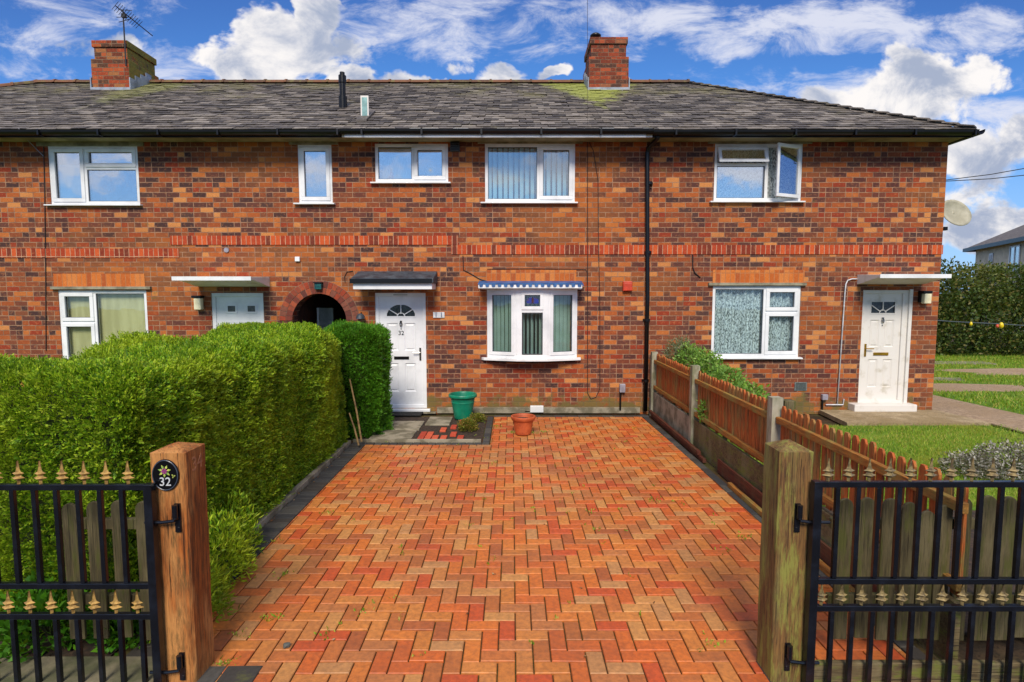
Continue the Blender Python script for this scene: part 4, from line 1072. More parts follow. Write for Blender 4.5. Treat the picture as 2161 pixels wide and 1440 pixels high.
# ------------------------------------------------------------ things fixed to the walls
def wall_lamp(u, v0, v1, label):
    x, z1 = on_wall(u, v0, D-.1); z0 = on_wall(u, v1, D-.1)[1]
    t = thing('wall_lamp', label, 'lamp', (x, D, z0), 'half-lantern lamps beside the front doors')
    build('backplate', MB().box(x-.075, x-.045, D-.045, D-.002, z0+.02, z1), M_black, t).data.name = 'backplate'
    build('hood', MB().box(x-.075, x+.085, D-.13, D-.002, z1-.045, z1), M_black, t, bevel=.01)
    build('shade', MB().box(x-.04, x+.078, D-.12, D-.02, z0, z1-.046), M_cream, t, bevel=.012)
    return t
wall_lamp(414,624,654, 'cream-glass wall lamp with black hood between beige-blind window and two-pane door')
wall_lamp(1956,614,641, 'cream-glass wall lamp with black hood right of the brass letterbox door')
def boxy(name, u0, v0, u1, v1, dep, mt, label, cat, bevel=.006, Y=D):
    xa, xb, za, zb = rect_px(u0, v0, u1, v1, Y-dep); o = build(name, MB().box(xa, xb, Y-dep, Y-.002, za, zb), mt, loc=((xa+xb)/2, Y, za), bevel=bevel); tag(o, label, cat); return o, (xa, xb, za, zb)
t, q = boxy('passage_lantern', 663,598,678,611, .09, M_greenglass, 'small teal lantern fixed over the crown of the passage arch', 'lamp')
build('hood', MB().box(q[0]-.01, q[1]+.01, D-.11, D-.004, q[3]+.001, q[3]+.02), M_black, t)
boxy('junction_box', 622,542,632,552, .04, M_upvc, 'tiny white square box on the brickwork above the passage arch', 'box')
x, z = on_wall(478,528,D-.01); tag(build('wall_disc', MB().tube([(x,D-.02,z),(x,D-.002,z)], .042, 18), M_greybox, loc=(x,D,z)), 'small round grey disc under the stepped brick band left of the passage', 'wall disc')
t, q = boxy('extractor_vent', 950,299,970,319, .06, simple('dark_vent_plastic', (50,58,62), .5), 'dark square extractor vent under the eaves between the two upper windows of number 32', 'vent')
vm = MB()
for k in range(4): vm.box(q[0]+.012, q[1]-.012, D-.068, D-.062, q[2]+.02+k*.035, q[2]+.038+k*.035)
build('louvre', vm, M_black, t)
t, q = boxy('alarm_box', 1315,594,1335,615, .07, M_redbox, 'orange-red alarm box on the wall left of the black downpipe', 'alarm box', .012)
build('cover', MB().box(q[0]+.01, q[1]-.01, D-.082, D-.071, q[2]+.01, q[3]-.03), M_redbox, t, bevel=.006)
t, q = boxy('air_brick', 1677,807,1703,825, .012, simple('blue_grey_vent', (108,120,120), .8, (84,94,92), 40, bmp=.5), 'blue-grey air brick low on the wall beneath the net-curtain window', 'vent', .002)
vm = MB()
for k in range(6): vm.box(q[0]+.02, q[1]-.02, D-.0155, D-.0125, q[2]+.014+k*.022, q[2]+.024+k*.022)
build('grille', vm, simple('vent_slot', (52,58,58), .9), t)
# number tiles
xa, xb, za, zb = rect_px(914,659,938,671, D-.02)
t = build('number_plaque', MB().box(xa, xb, D-.02, D-.002, za, zb), simple('white_tile', (222,226,228), .25), loc=((xa+xb)/2, D, za), bevel=.003); tag(t, 'small white number tiles on the brickwork right of door 32', 'plaque')
build('numerals', text_mb('1 1', .12, (xa+xb)/2+.0, D-.024, (za+zb)/2, .004), simple('blue_numeral', (58,84,128), .4), t)
# outdoor socket on a conduit, two of them
def socket(u, v0, v1, vb_, label):
    xa, xb, za, zb = rect_px(u-6, v0, u+6, v1, D-.07)
    t = thing('outdoor_socket', label, 'socket', ((xa+xb)/2, D, 0), 'boxes on black pipes at the foot of the wall')
    build('box', MB().box(xa, xb, D-.075, D-.002, za, zb), M_greybox, t, bevel=.01)
    x = xa+.02; build('pipe', MB().tube([(x,D-.035,za-.001),(x,D-.035,.03)], .016, 8), M_black, t)
socket(1314,811,829,870, 'mauve-grey box on a short black pipe near the foot of the downpipe')
socket(1742,833,845,862, 'mauve-grey box on a short black pipe left of the thin white pipe')
t, q = boxy('cable_box', 1119,857,1147,871, .06, M_upvc, 'white plastic box at the foot of the wall behind the terracotta pot', 'box')
build('cable_gland', MB().box(q[0]-.09, q[0]-.004, D-.03, D-.004, q[2]-.0, q[2]+.02), M_greybox, t)
x, z = on_wall(761,668,D-.08)
t = thing('bell_lamp', 'dark dome-shaped wall lamp just above the hedge left of door 32', 'lamp', (x, D, z-.05))
build('shade', MB().lathe([(.075,0),(.07,.04),(.05,.075),(.015,.09),(0,.092)], (x, D-.09, z-.04), 16), M_felt, t, smooth=True); build('arm', MB().tube([(x,D-.09,z+.04),(x,D-.05,z+.06),(x,D-.003,z+.06)], .008, 6), M_black, t)
# thin white pipe by the right door
pp = [on_wall(u, v, D-.03) for u, v in ((1809,589),(1798,589),(1789,592),(1785,600),(1783,620),(1767,853))]
o = build('waste_pipe', MB().tube([(x, D-.03, z) for x, z in pp], .011, 8), M_whitepipe, loc=(pp[-1][0], D, 0), smooth=True); tag(o, 'thin white pipe running down the wall left of the brass letterbox door', 'pipe')
x, z = pp[-1]; build('elbow', MB().tube([(x-.2,D-.03,z-.012),(x+.1,D-.03,z-.012),(x+.11,D-.03,z+.09)], .011, 8), M_whitepipe, o)
# satellite dish on the side wall
dx, dz = on_wall(2013,450,10.1)
t = thing('satellite_dish', 'pale grey satellite dish on the side of the right end house', 'satellite dish', (XB[4], 10.1, dz))
dm = MB(); n = 28; rings = 6; i0 = 0
for r_ in range(rings+1):
    for k in range(n):
        tt = 2*math.pi*k/n; rr_ = r_/rings; lx = .30*rr_*math.cos(tt)*1.0; lz = .27*rr_*math.sin(tt); bow_ = .07*rr_*rr_
        a = R(28); X_ = lx*math.cos(a)-(-bow_)*math.sin(a)*-0; dm.v.append((dx+lx*.98, 10.05-bow_+.07+lz*.25+lx*.12, dz+lz*.86-lx*.12))
for r_ in range(rings):
    for k in range(n): dm.f.append((r_*n+k, r_*n+(k+1)%n, (r_+1)*n+(k+1)%n, (r_+1)*n+k))
do = build('dish', dm, M_dish, t, smooth=True); sl = do.modifiers.new('thickness', 'SOLIDIFY'); sl.thickness = .012
build('bracket', MB().tube([(XB[4]+.002,10.2,dz-.16),(XB[4]+.1,10.2,dz-.16),(XB[4]+.14,10.14,dz-.06)], .018, 8).box(XB[4]+.002,XB[4]+.02,10.14,10.26,dz-.26,dz-.06), M_black, t)
build('feed_arm', MB().tube([(XB[4]+.12,10.1,dz-.24),(XB[4]+.05,9.84,dz-.30)], .010, 6).box(XB[4]+.02,XB[4]+.08,9.8,9.87,dz-.33,dz-.27), M_black, t)
# aerial
ax_ = ci0[1]-.04; ay = 12.6; az = ci0[2]-.55
atop = on_wall(272,30,ay)[1]
t = thing('tv_aerial', 'thin dark television aerial on the mossy left chimney', 'aerial', (ax_, ay-.05, az))
build('mast', MB().tube([(ax_, ay-.08, az),(ax_, ay-.08, atop+.05)], .014, 6), M_wire, t)
bo = on_wall(243,12,12.1); be = on_wall(322,76,12.9)
bm = MB().tube([(bo[0],12.1,bo[1]),(be[0],12.9,be[1])], .010, 6)
build('boom', bm, M_wire, t); el = MB()
for k in range(12):
    f = k/11*.62; c = Vector((bo[0],12.1,bo[1])).lerp(Vector((be[0],12.9,be[1])), f); L = .17
    el.tube([tuple(c-Vector((L,-L*.9,0))), tuple(c+Vector((L,-L*.9,0)))], .005, 5)
for dz_ in (-.13, .13): el.bar((ax_-.12, ay-.05, on_wall(280,36,ay)[1]+dz_), (ax_+.2, ay-.1, on_wall(280,36,ay)[1]+dz_*.6), .01, .01)
el.box(ax_-.14, ax_+.2, ay-.09, ay-.08, on_wall(280,36,ay)[1]-.05, on_wall(280,36,ay)[1]-.04); el.box(ax_-.02, ax_+.06, ay-.12, ay-.06, on_wall(280,36,ay)[1]-.06, on_wall(280,36,ay)[1]+.02)
build('element', el, M_wire, t)

# ---- cables
def cable(pts3, r, label, mt=M_wire, name='cable'):
    o = build(name, MB().tube(pts3, r, 6), mt, loc=pts3[-1]); tag(o, label, 'cable'); return o
def wpts(lst, off=.012): return [(on_wall(u, v, D-off)[0], D-off, on_wall(u, v, D-off)[1]) for u, v in lst]
cable(wpts([(1240,300),(1240,400),(1240,520),(1240,700),(1240,830),(1247,842),(1258,838),(1266,820),(1266,640),(1263,520),(1262,380),(1252,318),(1243,300)]), .006, 'thin black cable looping down the wall right of the bow window and back', M_wirebrown)
cable(wpts([(977,540),(978,570),(992,577),(1012,589),(1034,596)]), .008, 'short black cable drooping to the left end of the blue canopy')
cable(wpts([(1028,568),(1120,567),(1236,569),(1239,575),(1239,600)]), .005, 'thin dark cable along the top of the orange lintel over the bow window', M_wirebrown)
cable(wpts([(92,310),(94,400),(96,560),(97,740)]), .007, 'thin dark cable running down the joint left of the beige-blind window', M_wirebrown)
cable([(on_wall(40,272,EY-.1)[0], EY-.1, on_wall(40,272,EY-.1)[1]), (on_wall(58,296,D-.1)[0], D-.1, on_wall(58,296,D-.1)[1]), wpts([(74,312)])[0], wpts([(92,330)])[0]], .007, 'pale cable dropping from the gutter to the wall near the left edge', M_greybox)
cable(wpts([(1462,537),(1462,565),(1466,576),(1478,586)]), .010, 'short thick black cable hanging under the brick band right of the downpipe')
cable(wpts([(728,596),(727,584),(732,574),(745,572)]), .006, 'short black cable curling at the left end of the black felt canopy', M_wirebrown)
tw = Vector((on_wall(1240,268,EY-.06)[0], EY-.06, 4.72))
cable([tuple(tw.lerp(Vector((-2.2,-16,9.4)), k/12)-Vector((0,0,.5*math.sin(math.pi*k/12)))) for k in range(13)], .0022, 'thin telephone wire rising from the eaves above the bow window out of the photo', simple('pale_wire', (124,134,150), .6))
for (va, vb_, lb) in ((381,349,'upper of the two thin overhead wires right of the satellite dish'),(383,366,'lower of the two thin overhead wires right of the satellite dish')):
    p = on_wall(1990,va,14); q = on_wall(2200,vb_,13)
    cable([(p[0],14,p[1]),(p[0]*.5+q[0]*.5,13.5,(p[1]+q[1])/2-.03),(q[0],13,q[1])], .010, lb, M_wire, 'overhead_wire')
# string of coloured festoon bulbs
ps_ = [(on_wall(u, v, 12.0)[0], 12.0, on_wall(u, v, 12.0)[1]) for u, v in ((1972,676),(2010,679),(2049,681),(2113,684),(2200,690))]
t = thing('festoon_lights', 'blue-grey cord with two yellow bulbs strung before the dark bush', 'string lights', ps_[2])
build('cord', MB().tube(ps_, .012, 6), simple('blue_grey_cord', (64,76,84), .6), t)
for (p, s_, mt) in ((ps_[2], .032, simple('yellow_bulb', (226,200,28), .3)), (ps_[3], .048, None)):
    b = build('bulb', MB().lathe([(0,-s_*1.6),(s_*.6,-s_*1.3),(s_,-s_*.5),(s_*.8,s_*.5),(s_*.35,s_*1.1),(0,s_*1.2)], (p[0],p[1],p[2]-.02), 14), mt or bpy.data.materials['yellow_bulb'], t, smooth=True)
p = ps_[3]; s_ = .032
build('bulb', MB().lathe([(0,-s_*1.4),(s_*.7,-s_),(s_,0),(s_*.5,s_),(0,s_*1.1)], (p[0]-.08,p[1],p[2]-.04), 14), simple('orange_bulb', (220,90,60), .3), t, smooth=True)

# ------------------------------------------------------------ pots, canes, small things
gx, gy = on_ground(977, 884)
t = thing('flower_pot', 'large green plastic flower pot standing by the wall', 'flower pot', (gx, gy, 0))
S = .235/.235
build('pot', MB().lathe([(0,.0),(.135,.0),(.145,.02),(.155,.10),(.185,.27),(.192,.275),(.192,.29),(.188,.295),(.20,.36),(.225,.362),(.235,.375),(.235,.405),(.225,.42),(.205,.42),(.198,.40),(.18,.30),(.15,.06),(0,.06)], (gx, gy, 0), 40), M_green, t, smooth=False).modifiers.new('s','SUBSURF').levels = 1
build('soil', MB().lathe([(0,.30),(.182,.30)], (gx, gy, 0), 24), M_soil, t)
gx, gy = on_ground(1104, 917)
t = thing('flower_pot', 'terracotta flower pot standing on the herringbone paving', 'flower pot', (gx, gy, 0))
build('pot', MB().lathe([(0,0),(.108,0),(.116,.01),(.14,.17),(.15,.20),(.152,.205),(.168,.215),(.18,.24),(.184,.265),(.18,.275),(.155,.275),(.148,.26),(.135,.18),(.10,.03),(0,.03)], (gx, gy, .003), 40), M_terra, t).modifiers.new('s','SUBSURF').levels = 1
build('soil', MB().lathe([(0,.225),(.138,.225)], (gx, gy, 0), 24), M_soil, t)
tag(build('door_mat', MB().box(rC[0]-.0, rC[1]-.05, D-.42, D-.12, .001, .022), simple('black_mat', (18,18,18), .95, (30,30,28), 60, bmp=.6), loc=((rC[0]+rC[1])/2, D-.27, 0), bevel=.004), 'black rubber mat on the ground before door 32', 'door mat')
for (p, q, lb) in (((738,800,7.55),(763,932,7.5),'upper bamboo cane leaning on the end of the hedge'),((737,872,7.45),(757,940,7.4),'shorter bamboo cane leaning at the foot of the hedge end')):
    a = on_wall(p[0],p[1],p[2]); b = on_wall(q[0],q[1],q[2])
    o = build('bamboo_cane', MB().tube([(b[0],q[2],max(b[1],.0)),((a[0]*.5+b[0]*.5)+.01,(p[2]+q[2])/2,(a[1]+max(b[1],0))/2),(a[0],p[2],a[1])], [.013,.012,.009], 8), M_trim, loc=(b[0],q[2],0)); tag(o, lb, 'cane', 'bamboo canes by the hedge')
sx_, sy_ = on_ground(605,1366)
sm = bmesh.new(); bmesh.ops.create_icosphere(sm, subdivisions=2, radius=.022)
for v in sm.verts: v.co *= 1+random.uniform(-.16,.16); v.co.z *= .7
me = bpy.data.meshes.new('pebble'); sm.to_mesh(me); sm.free(); me.materials.append(simple('pebble_grey', (96,98,92), .8)); o = bpy.data.objects.new('pebble', me); o.location = (sx_, sy_, .012); COL.objects.link(o)
tag(o, 'grey pebble lying on the paving near the left gate post', 'pebble')

# ------------------------------------------------------------ gate posts
def chamfer_post(name, x0, x1, y0, y1, ztop, apex, mt, label, flat=False):
    t = thing(name, label, 'gate post', ((x0+x1)/2, (y0+y1)/2, 0), 'square wooden gate posts')
    mb = MB(); c = .008; N = 14
    lv = [-.05+(ztop+.05)*k/N for k in range(N+1)]
    prof = lambda: [(x0+c,y0),(x1-c,y0),(x1,y0+c),(x1,y1-c),(x1-c,y1),(x0+c,y1),(x0,y1-c),(x0,y0+c)]
    P = prof(); i = len(mb.v)
    for z in lv:
        for (x, y) in P: mb.v.append((x+random.gauss(0,.0012), y+random.gauss(0,.0012), z))
    n = 8
    for k in range(N):
        for j in range(n): mb.f.append((i+k*n+j, i+k*n+(j+1)%n, i+(k+1)*n+(j+1)%n, i+(k+1)*n+j))
    mb.v.append(((x0+x1)/2, (y0+y1)/2, apex)); ap = len(mb.v)-1
    for j in range(n): mb.f.append((i+N*n+j, i+N*n+(j+1)%n, ap))
    build('post', mb, mt, t)
    return t
def hinge(t, x, z, yf, sgn):
    """bolt plate on the post with a hook pin to the gate stile"""
    mb = MB().box(x-.014, x+.014, yf-.010, yf-.0005, z-.075, z+.075).tube([(x, yf-.03, z+.012),(x, yf-.03, z+.075)], .014, 10).tube([(x,yf-.012,z+.0),(x,yf-.035,z+.008),(x,yf-.03,z+.03)], .011, 8)
    mb.tube([(x, yf-.034, z-.005),(x+sgn*.06, yf-.036, z-.012),(x+sgn*.15, yf-.036, z-.012)], .0085, 8).tube([(x, yf-.012, z-.06),(x, yf-.004, z-.06)], .012, 8)
    build('hinge', mb, M_blackiron, t, smooth=False)
PYL, PYR = 2.84, 2.84
lx0 = on_wall(322,1100,PYL)[0]; lx1 = on_wall(398,1100,PYL)[0]
lz = on_wall(360,957,PYL)[1]; bz_ = sum(on_wall(u, v, PYL+.20)[1] for u, v in ((430,940),))
postL = chamfer_post('gate_post', lx0, lx1, PYL, PYL+.19, lz, lz+.035, M_post_l, 'orange-brown left gate post bearing the oval 32 plaque')
rx0 = on_wall(1641,1100,PYR)[0]; rx1 = on_wall(1712,1100,PYR)[0]
rz = on_wall(1680,955,PYR)[1]
postR = chamfer_post('gate_post', rx0, rx1, PYR, PYR+.19, rz, rz+.045, M_post_r, 'green-mossed right gate post with a pointed top')
hinge(postL, on_wall(377,1095,PYL)[0], on_wall(370,1092,PYL)[1], PYL, -1); hinge(postL, on_wall(386,1400,PYL)[0], on_wall(386,1405,PYL)[1], PYL, -1)
hinge(postR, on_wall(1681,1095,PYR)[0], on_wall(1680,1092,PYR)[1], PYR, 1); hinge(postR, on_wall(1660,1390,PYR)[0], on_wall(1660,1385,PYR)[1], PYR, 1)
# carved 34 on the driveway face of the left post
m34 = text_mb('34', .105, 0, 0, 0, .004); 
m34.v = [(lx1+.0025-p[1]*0+.0, PYL+.093+p[0]*.95, lz-.085+p[2]) if False else (lx1+.0015+(-p[1])*.5, PYL+.10+p[0], lz-.08+p[2]) for p in m34.v]
build('carved_number', m34, simple('carved_pale_wood', (170,112,74), .8), postL)
# plaque
px_, pz_ = on_wall(351,1002,PYL)
t = thing('house_number_plaque', 'black oval plaque with a pink flower and 32 on the left gate post', 'plaque', (px_, PYL, pz_))
ell = [(px_+.069*math.cos(2*math.pi*k/40), pz_+.082*math.sin(2*math.pi*k/40)) for k in range(40)]
build('plate', MB().prism(ell, 'y', PYL-.010, PYL-.0008), simple('plaque_black', (10,11,16), .18), t, bevel=.003)
rim = MB().tube([(px_+.064*math.cos(2*math.pi*k/40), PYL-.011, pz_+.077*math.sin(2*math.pi*k/40)) for k in range(41)], .0025, 6, close=False); build('rim', rim, simple('plaque_rim', (70,80,96), .3), t)
build('numerals', text_mb('32', .062, px_, PYL-.0125, pz_-.035, .003), simple('plaque_white', (225,228,230), .5), t)
def petals(name, n, r0, r1, wd, mt, cx_, cz_, y):
    mb = MB()
    for k in range(n):
        a = 2*math.pi*k/n+.2; c, s2 = math.cos(a), math.sin(a)
        L = [(r0,0),(r0+(r1-r0)*.5,wd),(r1,0),(r0+(r1-r0)*.5,-wd)]
        mb.prism([(cx_+p*c-q*s2, cz_+p*s2+q*c) for p, q in L], 'y', y, y+.0018)
    build(name, mb, mt, t)
petals('leaf', 7, .008, .034, .006, simple('plaque_leaf', (104,150,70), .5, (200,200,90), 60), px_-.002, pz_+.022, PYL-.0122)
petals('petal', 6, .0, .016, .008, simple('plaque_pink', (206,92,168), .5), px_-.002, pz_+.022, PYL-.0145)
petals('leaf', 3, .0, .012, .004, simple('plaque_sprig', (180,190,90), .5), px_+.042, pz_-.004, PYL-.0122)

# ------------------------------------------------------------ iron gates
def finial_mb(x, y, z, s=1.0):
    """two-tier arrowhead casting"""
    h = .118*s; mb = MB()
    prof = [(-.006,0),(-.006,.16),(-.024,.26),(-.012,.32),(-.009,.38),(-.021,.46),(-.010,.52),(-.007,.6),(0,1.0),(.007,.6),(.010,.52),(.021,.46),(.009,.38),(.012,.32),(.024,.26),(.006,.16),(.006,0)]
    pr = [(p*1.45*s, q*h) for p, q in prof]
    for k in range(8):      # strips so that every face is convex
        l0, l1 = pr[k], pr[k+1]; r0, r1 = pr[16-k], pr[15-k]
        th0 = .006+.5*abs(l0[0]); th1 = .006+.5*abs(l1[0]); i = len(mb.v)
        mb.v += [(x+l0[0],y,z+l0[1]),(x,y-th0,z+l0[1]),(x+r0[0],y,z+r0[1]),(x,y+th0,z+l0[1]),(x+l1[0],y,z+l1[1]),(x,y-th1,z+l1[1]),(x+r1[0],y,z+r1[1]),(x,y+th1,z+l1[1])]
        for a in range(4): b = (a+1) % 4; mb.f.append((i+a, i+b, i+4+b, i+4+a))
        if k == 0: mb.f.append((i,i+1,i+2,i+3))
    return mb
def iron_gate(sgn, hinge_u, u_far, vt, vm1, vm2, Y, spacing, label, upper0, lower0, fin0, mtf):
    xh = on_wall(hinge_u, vt, Y)[0]; xf = on_wall(u_far, vt, Y)[0]
    zt, z1, z2 = (on_wall(hinge_u, v, Y)[1] for v in (vt, vm1, vm2))
    t = thing('iron_gate', label, 'gate', (xh, Y, 0), 'black iron gates with gold finials'); xa, xb = min(xh, xf), max(xh, xf)
    build('gate_stile', MB().box(xh-.021, xh+.021, Y-.021, Y+.021, -.035, zt+.012), M_blackiron, t, bevel=.003)
    build('gate_stile', MB().box(xf-.016, xf+.016, Y-.016, Y+.016, -.035, zt+.012), M_blackiron, t, bevel=.003)
    for z in (zt, z1, z2, -.02): build('gate_rail', MB().box(xa+.0215, xb-.0165, Y-.014, Y+.014, z-.019, z+.011), M_blackiron, t, bevel=.003)
    def bars(n0, za, zb):
        b0 = None; k = 0; x = xh+sgn*n0
        while xa+.03 < x < xb-.03:
            if b0 is None: b0 = build('gate_bar', MB().box(x-.011, x+.011, Y-.011, Y+.011, za, zb), M_blackiron, t, bevel=.002)
            else: copy_part(b0, t, (x-x0_, 0, 0))
            if k == 0: x0_ = x
            k += 1; x += sgn*spacing
    bars(upper0, z1+.012, zt-.0195); bars(lower0, -.006, z2-.0195)
    f0 = None
    for (n0, zz_) in ((fin0, zt+.0115), (lower0 if False else fin0*.9, z2+.0115)):
        x = xh+sgn*n0
        while xa+.02 < x < xb-.02:
            if f0 is None: f0 = build('finial', finial_mb(x, Y, zz_), mtf, t); fo = (x, zz_)
            else: copy_part(f0, t, (x-fo[0], 0, zz_-fo[1]))
            x += sgn*spacing
    return t
iron_gate(-1, 315, -170, 1026, 1234, 1298, 2.80, .1105, 'black iron gate with gold finials folded left of the orange-brown post', .140, .075, .105, M_gold)
iron_gate(1, 1724, 2330, 1020, 1224, 1281, 2.80, .1035, 'black iron gate with tarnished finials folded right of the mossy post', .105, .105, .055, M_goldold)

# ------------------------------------------------------------ low picket fences behind the gates
def picket_mb(x, y, z0, z1, w_, d_=.018, lean=0.0, rounded=True):
    prof = [(-w_/2, z0),(w_/2, z0),(w_/2, z1-w_*.55)]
    prof += [(w_/2*math.cos(a), z1-w_*.55+w_*.55*math.sin(a)) for a in [math.pi*k/8 for k in range(1, 8)]] if rounded else [(0, z1)]
    prof += [(-w_/2, z1-w_*.55)]
    return MB().prism([(x+a+lean*(b-z0), b) for a, b in prof], 'y', y-d_/2, y+d_/2)
def low_fence(us, vtops, Y, label, mt, w_=.082, base=True):
    xs = [on_wall(u, 1100, Y)[0] for u in us]
    t = thing('picket_fence', label, 'fence', ((xs[0]+xs[-1])/2, Y, 0)); 
    for k, (x, v) in enumerate(zip(xs, vtops)):
        zt = on_wall(us[k], v, Y)[1]; build('picket', picket_mb(x, Y, .11+random.uniform(-.01,.01), zt, w_*random.uniform(.92,1.05), lean=random.uniform(-.01,.01)), mt, t, bevel=.003)
    a, b = min(xs)-.06, max(xs)+.08
    zr = on_wall(us[0], 1104, Y+.03)[1]
    for z in (zr, .33): build('rail', MB().box(a, b, Y+.011, Y+.045, z-.03, z+.03), mt, t, bevel=.004)
    return t, a, b
low_fence([150,200,252,305], [1062,1058,1056,1058], 3.06, 'weathered picket fence of four boards behind the left iron gate', M_greywood)
rt_, ra_, rb_2 = low_fence([1781,1831,1877,1921,1956,1992,2033,2084,2128,2172,2218,2262], [1052,1050,1052,1060,1078,1066,1050,1046,1048,1050,1050,1050], 3.06, 'weathered grey picket fence behind the right iron gate', M_greywood, .088)
build('gravel_board', MB().box(rx1+.03, rb_2+.3, 2.835, 2.87, -.06, .115), M_mossbase, rt_, bevel=.006)
o = build('low_wall', MB().box(-4.6, lx0-.02, 2.62, 3.02, -.05, .035), simple('pale_stone', (118,110,88), .95, (74,76,50), 4, bmp=.8), loc=(-3.2,2.9,0), bevel=.01); tag(o, 'low pale stone kerb wall beneath the left picket boards', 'wall')
# a leaning inner post board between pickets

# ------------------------------------------------------------ side fence
FX = 2.42
t = thing('side_fence', 'orange-brown picket fence with concrete posts along the right of the driveway', 'fence', (FX, 6.3, 0))
for (y, zt) in ((9.62, 1.06), (7.46, 1.10), (5.16, 1.10)):
    build('concrete_post', MB().box(FX-.05, FX+.05, y-.05, y+.05, -.05, zt).prism([(FX-.05,y-.05),(FX+.05,y-.05),(FX+.05,y+.05),(FX-.05,y+.05)], 'z', zt+.0005, zt+.004), M_concpost, t, bevel=.01)
    if y < 6: build('timber_post', MB().box(FX+.06, FX+.16, y-.06, y+.04, -.05, zt-.02), M_greywood, t, bevel=.006)
bays = [(9.56, 7.52), (7.40, 5.22), (5.10, 2.95)]
pk = None
for bi, (ya, yb) in enumerate(bays):
    n = int((ya-yb)/.094)
    for k in range(n):
        y = ya-.05-k*(ya-yb-.02)/n; x = FX+.032; zt = 1.03+random.uniform(-.008,.012)+(.0 if bi < 2 else .02)
        if pk is None:
            z0_ = .40; w2 = .064
            prof = [(-w2/2,z0_),(w2/2,z0_),(w2/2,zt-.03),(w2*.25,zt),(-w2*.25,zt),(-w2/2,zt-.03)]
            pk = build('picket', MB().prism([(y+a, b) for a, b in prof], 'x', x-.009, x+.009), M_picket, t, bevel=.002); y0p, z0p = y, zt
        else:
            c = copy_part(pk, t, (random.uniform(-.003,.003), y-y0p, random.uniform(-.012,.012)))
    for (z, w_, nm) in ((.905, .06, 'rail'), (.47, .055, 'rail')):
        build(nm, MB().box(FX-.02, FX+.02, yb, ya, z-w_/2, z+w_/2), M_rail, t, bevel=.005)
    if bi < 2: build('gravel_board', MB().box(FX-.018, FX+.018, yb, ya, .0, .385 if bi == 0 else .395), M_conc if bi == 0 else M_mossbase, t, bevel=.005)
    else: build('gravel_board', MB().box(FX-.018, FX+.018, yb, ya, .0, .38), M_mossbase, t, bevel=.005)
build('gravel_board', MB().box(FX-.058, FX-.035, 3.4, 6.4, .0, .16), M_darkboard, t, bevel=.004)
# boards lying against the fence foot
for k, (y0, y1, xo, zo, lb) in enumerate(((6.75, 9.35, .075, .0, 'lowest long dark stained board lying at the foot of the fence'), (6.9, 9.42, .095, .055, 'upper long dark stained board stacked at the foot of the fence'), (3.6, 5.9, .10, .0, 'orange-brown board lying along the fence foot nearer the gate'))):
    o = build('timber_board', MB().box(FX-xo-.03, FX-xo+.012, y0, y1, zo+.002, zo+.052), M_darkboard if k < 2 else M_rail, loc=(FX-xo, (y0+y1)/2, zo), bevel=.004); tag(o, lb, 'board', 'boards lying by the fence')
    
# ------------------------------------------------------------ foliage
def unit(v): return v/np.maximum(np.linalg.norm(v, axis=1, keepdims=True), 1e-9)
def leaves(P, N, L, Wd, per=1, spread=.6, fan=.0, up=.3, jitter=0.02):
    """kite-shaped leaves growing from points P about normals N; arrays"""
    n = len(P)
    P = np.repeat(P, per, 0); N = np.repeat(N, per, 0)
    if per > 1:
        pass
    d = unit(N+rng.normal(size=P.shape)*spread+np.array([0,0,up]))
    P = P+rng.normal(size=P.shape)*jitter
    side = unit(np.cross(d, rng.normal(size=P.shape)))
    l = (L*rng.uniform(.6,1.35,len(P)))[:,None]; wd = (Wd*rng.uniform(.7,1.3,len(P)))[:,None]
    nrm = unit(np.cross(d, side))
    A = P; B = P+d*l*.45+side*wd+nrm*l*.06; C = P+d*l; E = P+d*l*.45-side*wd+nrm*l*.06
    V = np.stack([A,B,C,E], 1).reshape(-1,3); F = np.arange(len(V)).reshape(-1,4)
    return V, F
def vnoise(P, s, seed=0):
    r = np.random.default_rng(seed); out = np.zeros(len(P))
    for k in range(6):
        w_ = unit(r.normal(size=(1,3)))[0]*s*(1+.5*k); out += np.sin(P@w_+r.uniform(0,6.28))/(1+.35*k)
    return out/3
def leafmat(name, cols, yellow=None, yn=.9, ylo=.52, trans=.25, rough=.55, dark=None):
    m, t, bs, geo, out = newmat(name)
    n = len(cols); c = t.ramp(geo.outputs['Random Per Island'], [(i/n, lin(cl)) for i, cl in enumerate(cols)], 'CONSTANT')
    if yellow: c = t.mix(t.smooth(t.noise(t.mapping(geo.outputs['Position'], (1,1,.45)), yn, 4, .6), ylo, ylo+.14, 0, .75), c, t.mix(.45, lin(yellow), c))
    if dark: c = t.mix(t.smooth(t.noise(geo.outputs['Position'], 2.4, 3, .6), .5, .66, 0, .7), c, t.mix(.4, lin(dark), c))
    t.set(bs.inputs['Base Color'], c); bs.inputs['Roughness'].default_value = rough; bs.inputs['Specular IOR Level'].default_value = .3
    tr = t.add('ShaderNodeBsdfTranslucent', {'Color': t.mix(.4, c, lin((170,190,40)))}); mx = t.add('ShaderNodeMixShader', {0: trans}); t.l.new(bs.outputs[0], mx.inputs[1]); t.l.new(tr.outputs[0], mx.inputs[2]); t.l.new(mx.outputs[0], out.inputs[0])
    return m
M_hedge = leafmat('conifer_foliage', [(118,160,24),(142,178,30),(88,130,22),(162,194,38),(112,162,30),(184,206,54),(60,98,20),(146,182,38),(154,170,52),(72,112,22)], yellow=(190,200,44), dark=(58,102,22), ylo=.49, trans=.35)
M_hedge_d = leafmat('dark_conifer_foliage', [(66,124,24),(84,144,28),(54,104,20),(102,160,34),(74,130,26)], dark=(40,84,16))
M_hcore = simple('hedge_wood_and_shade', (40,60,18), .95, (46,46,22), 12)

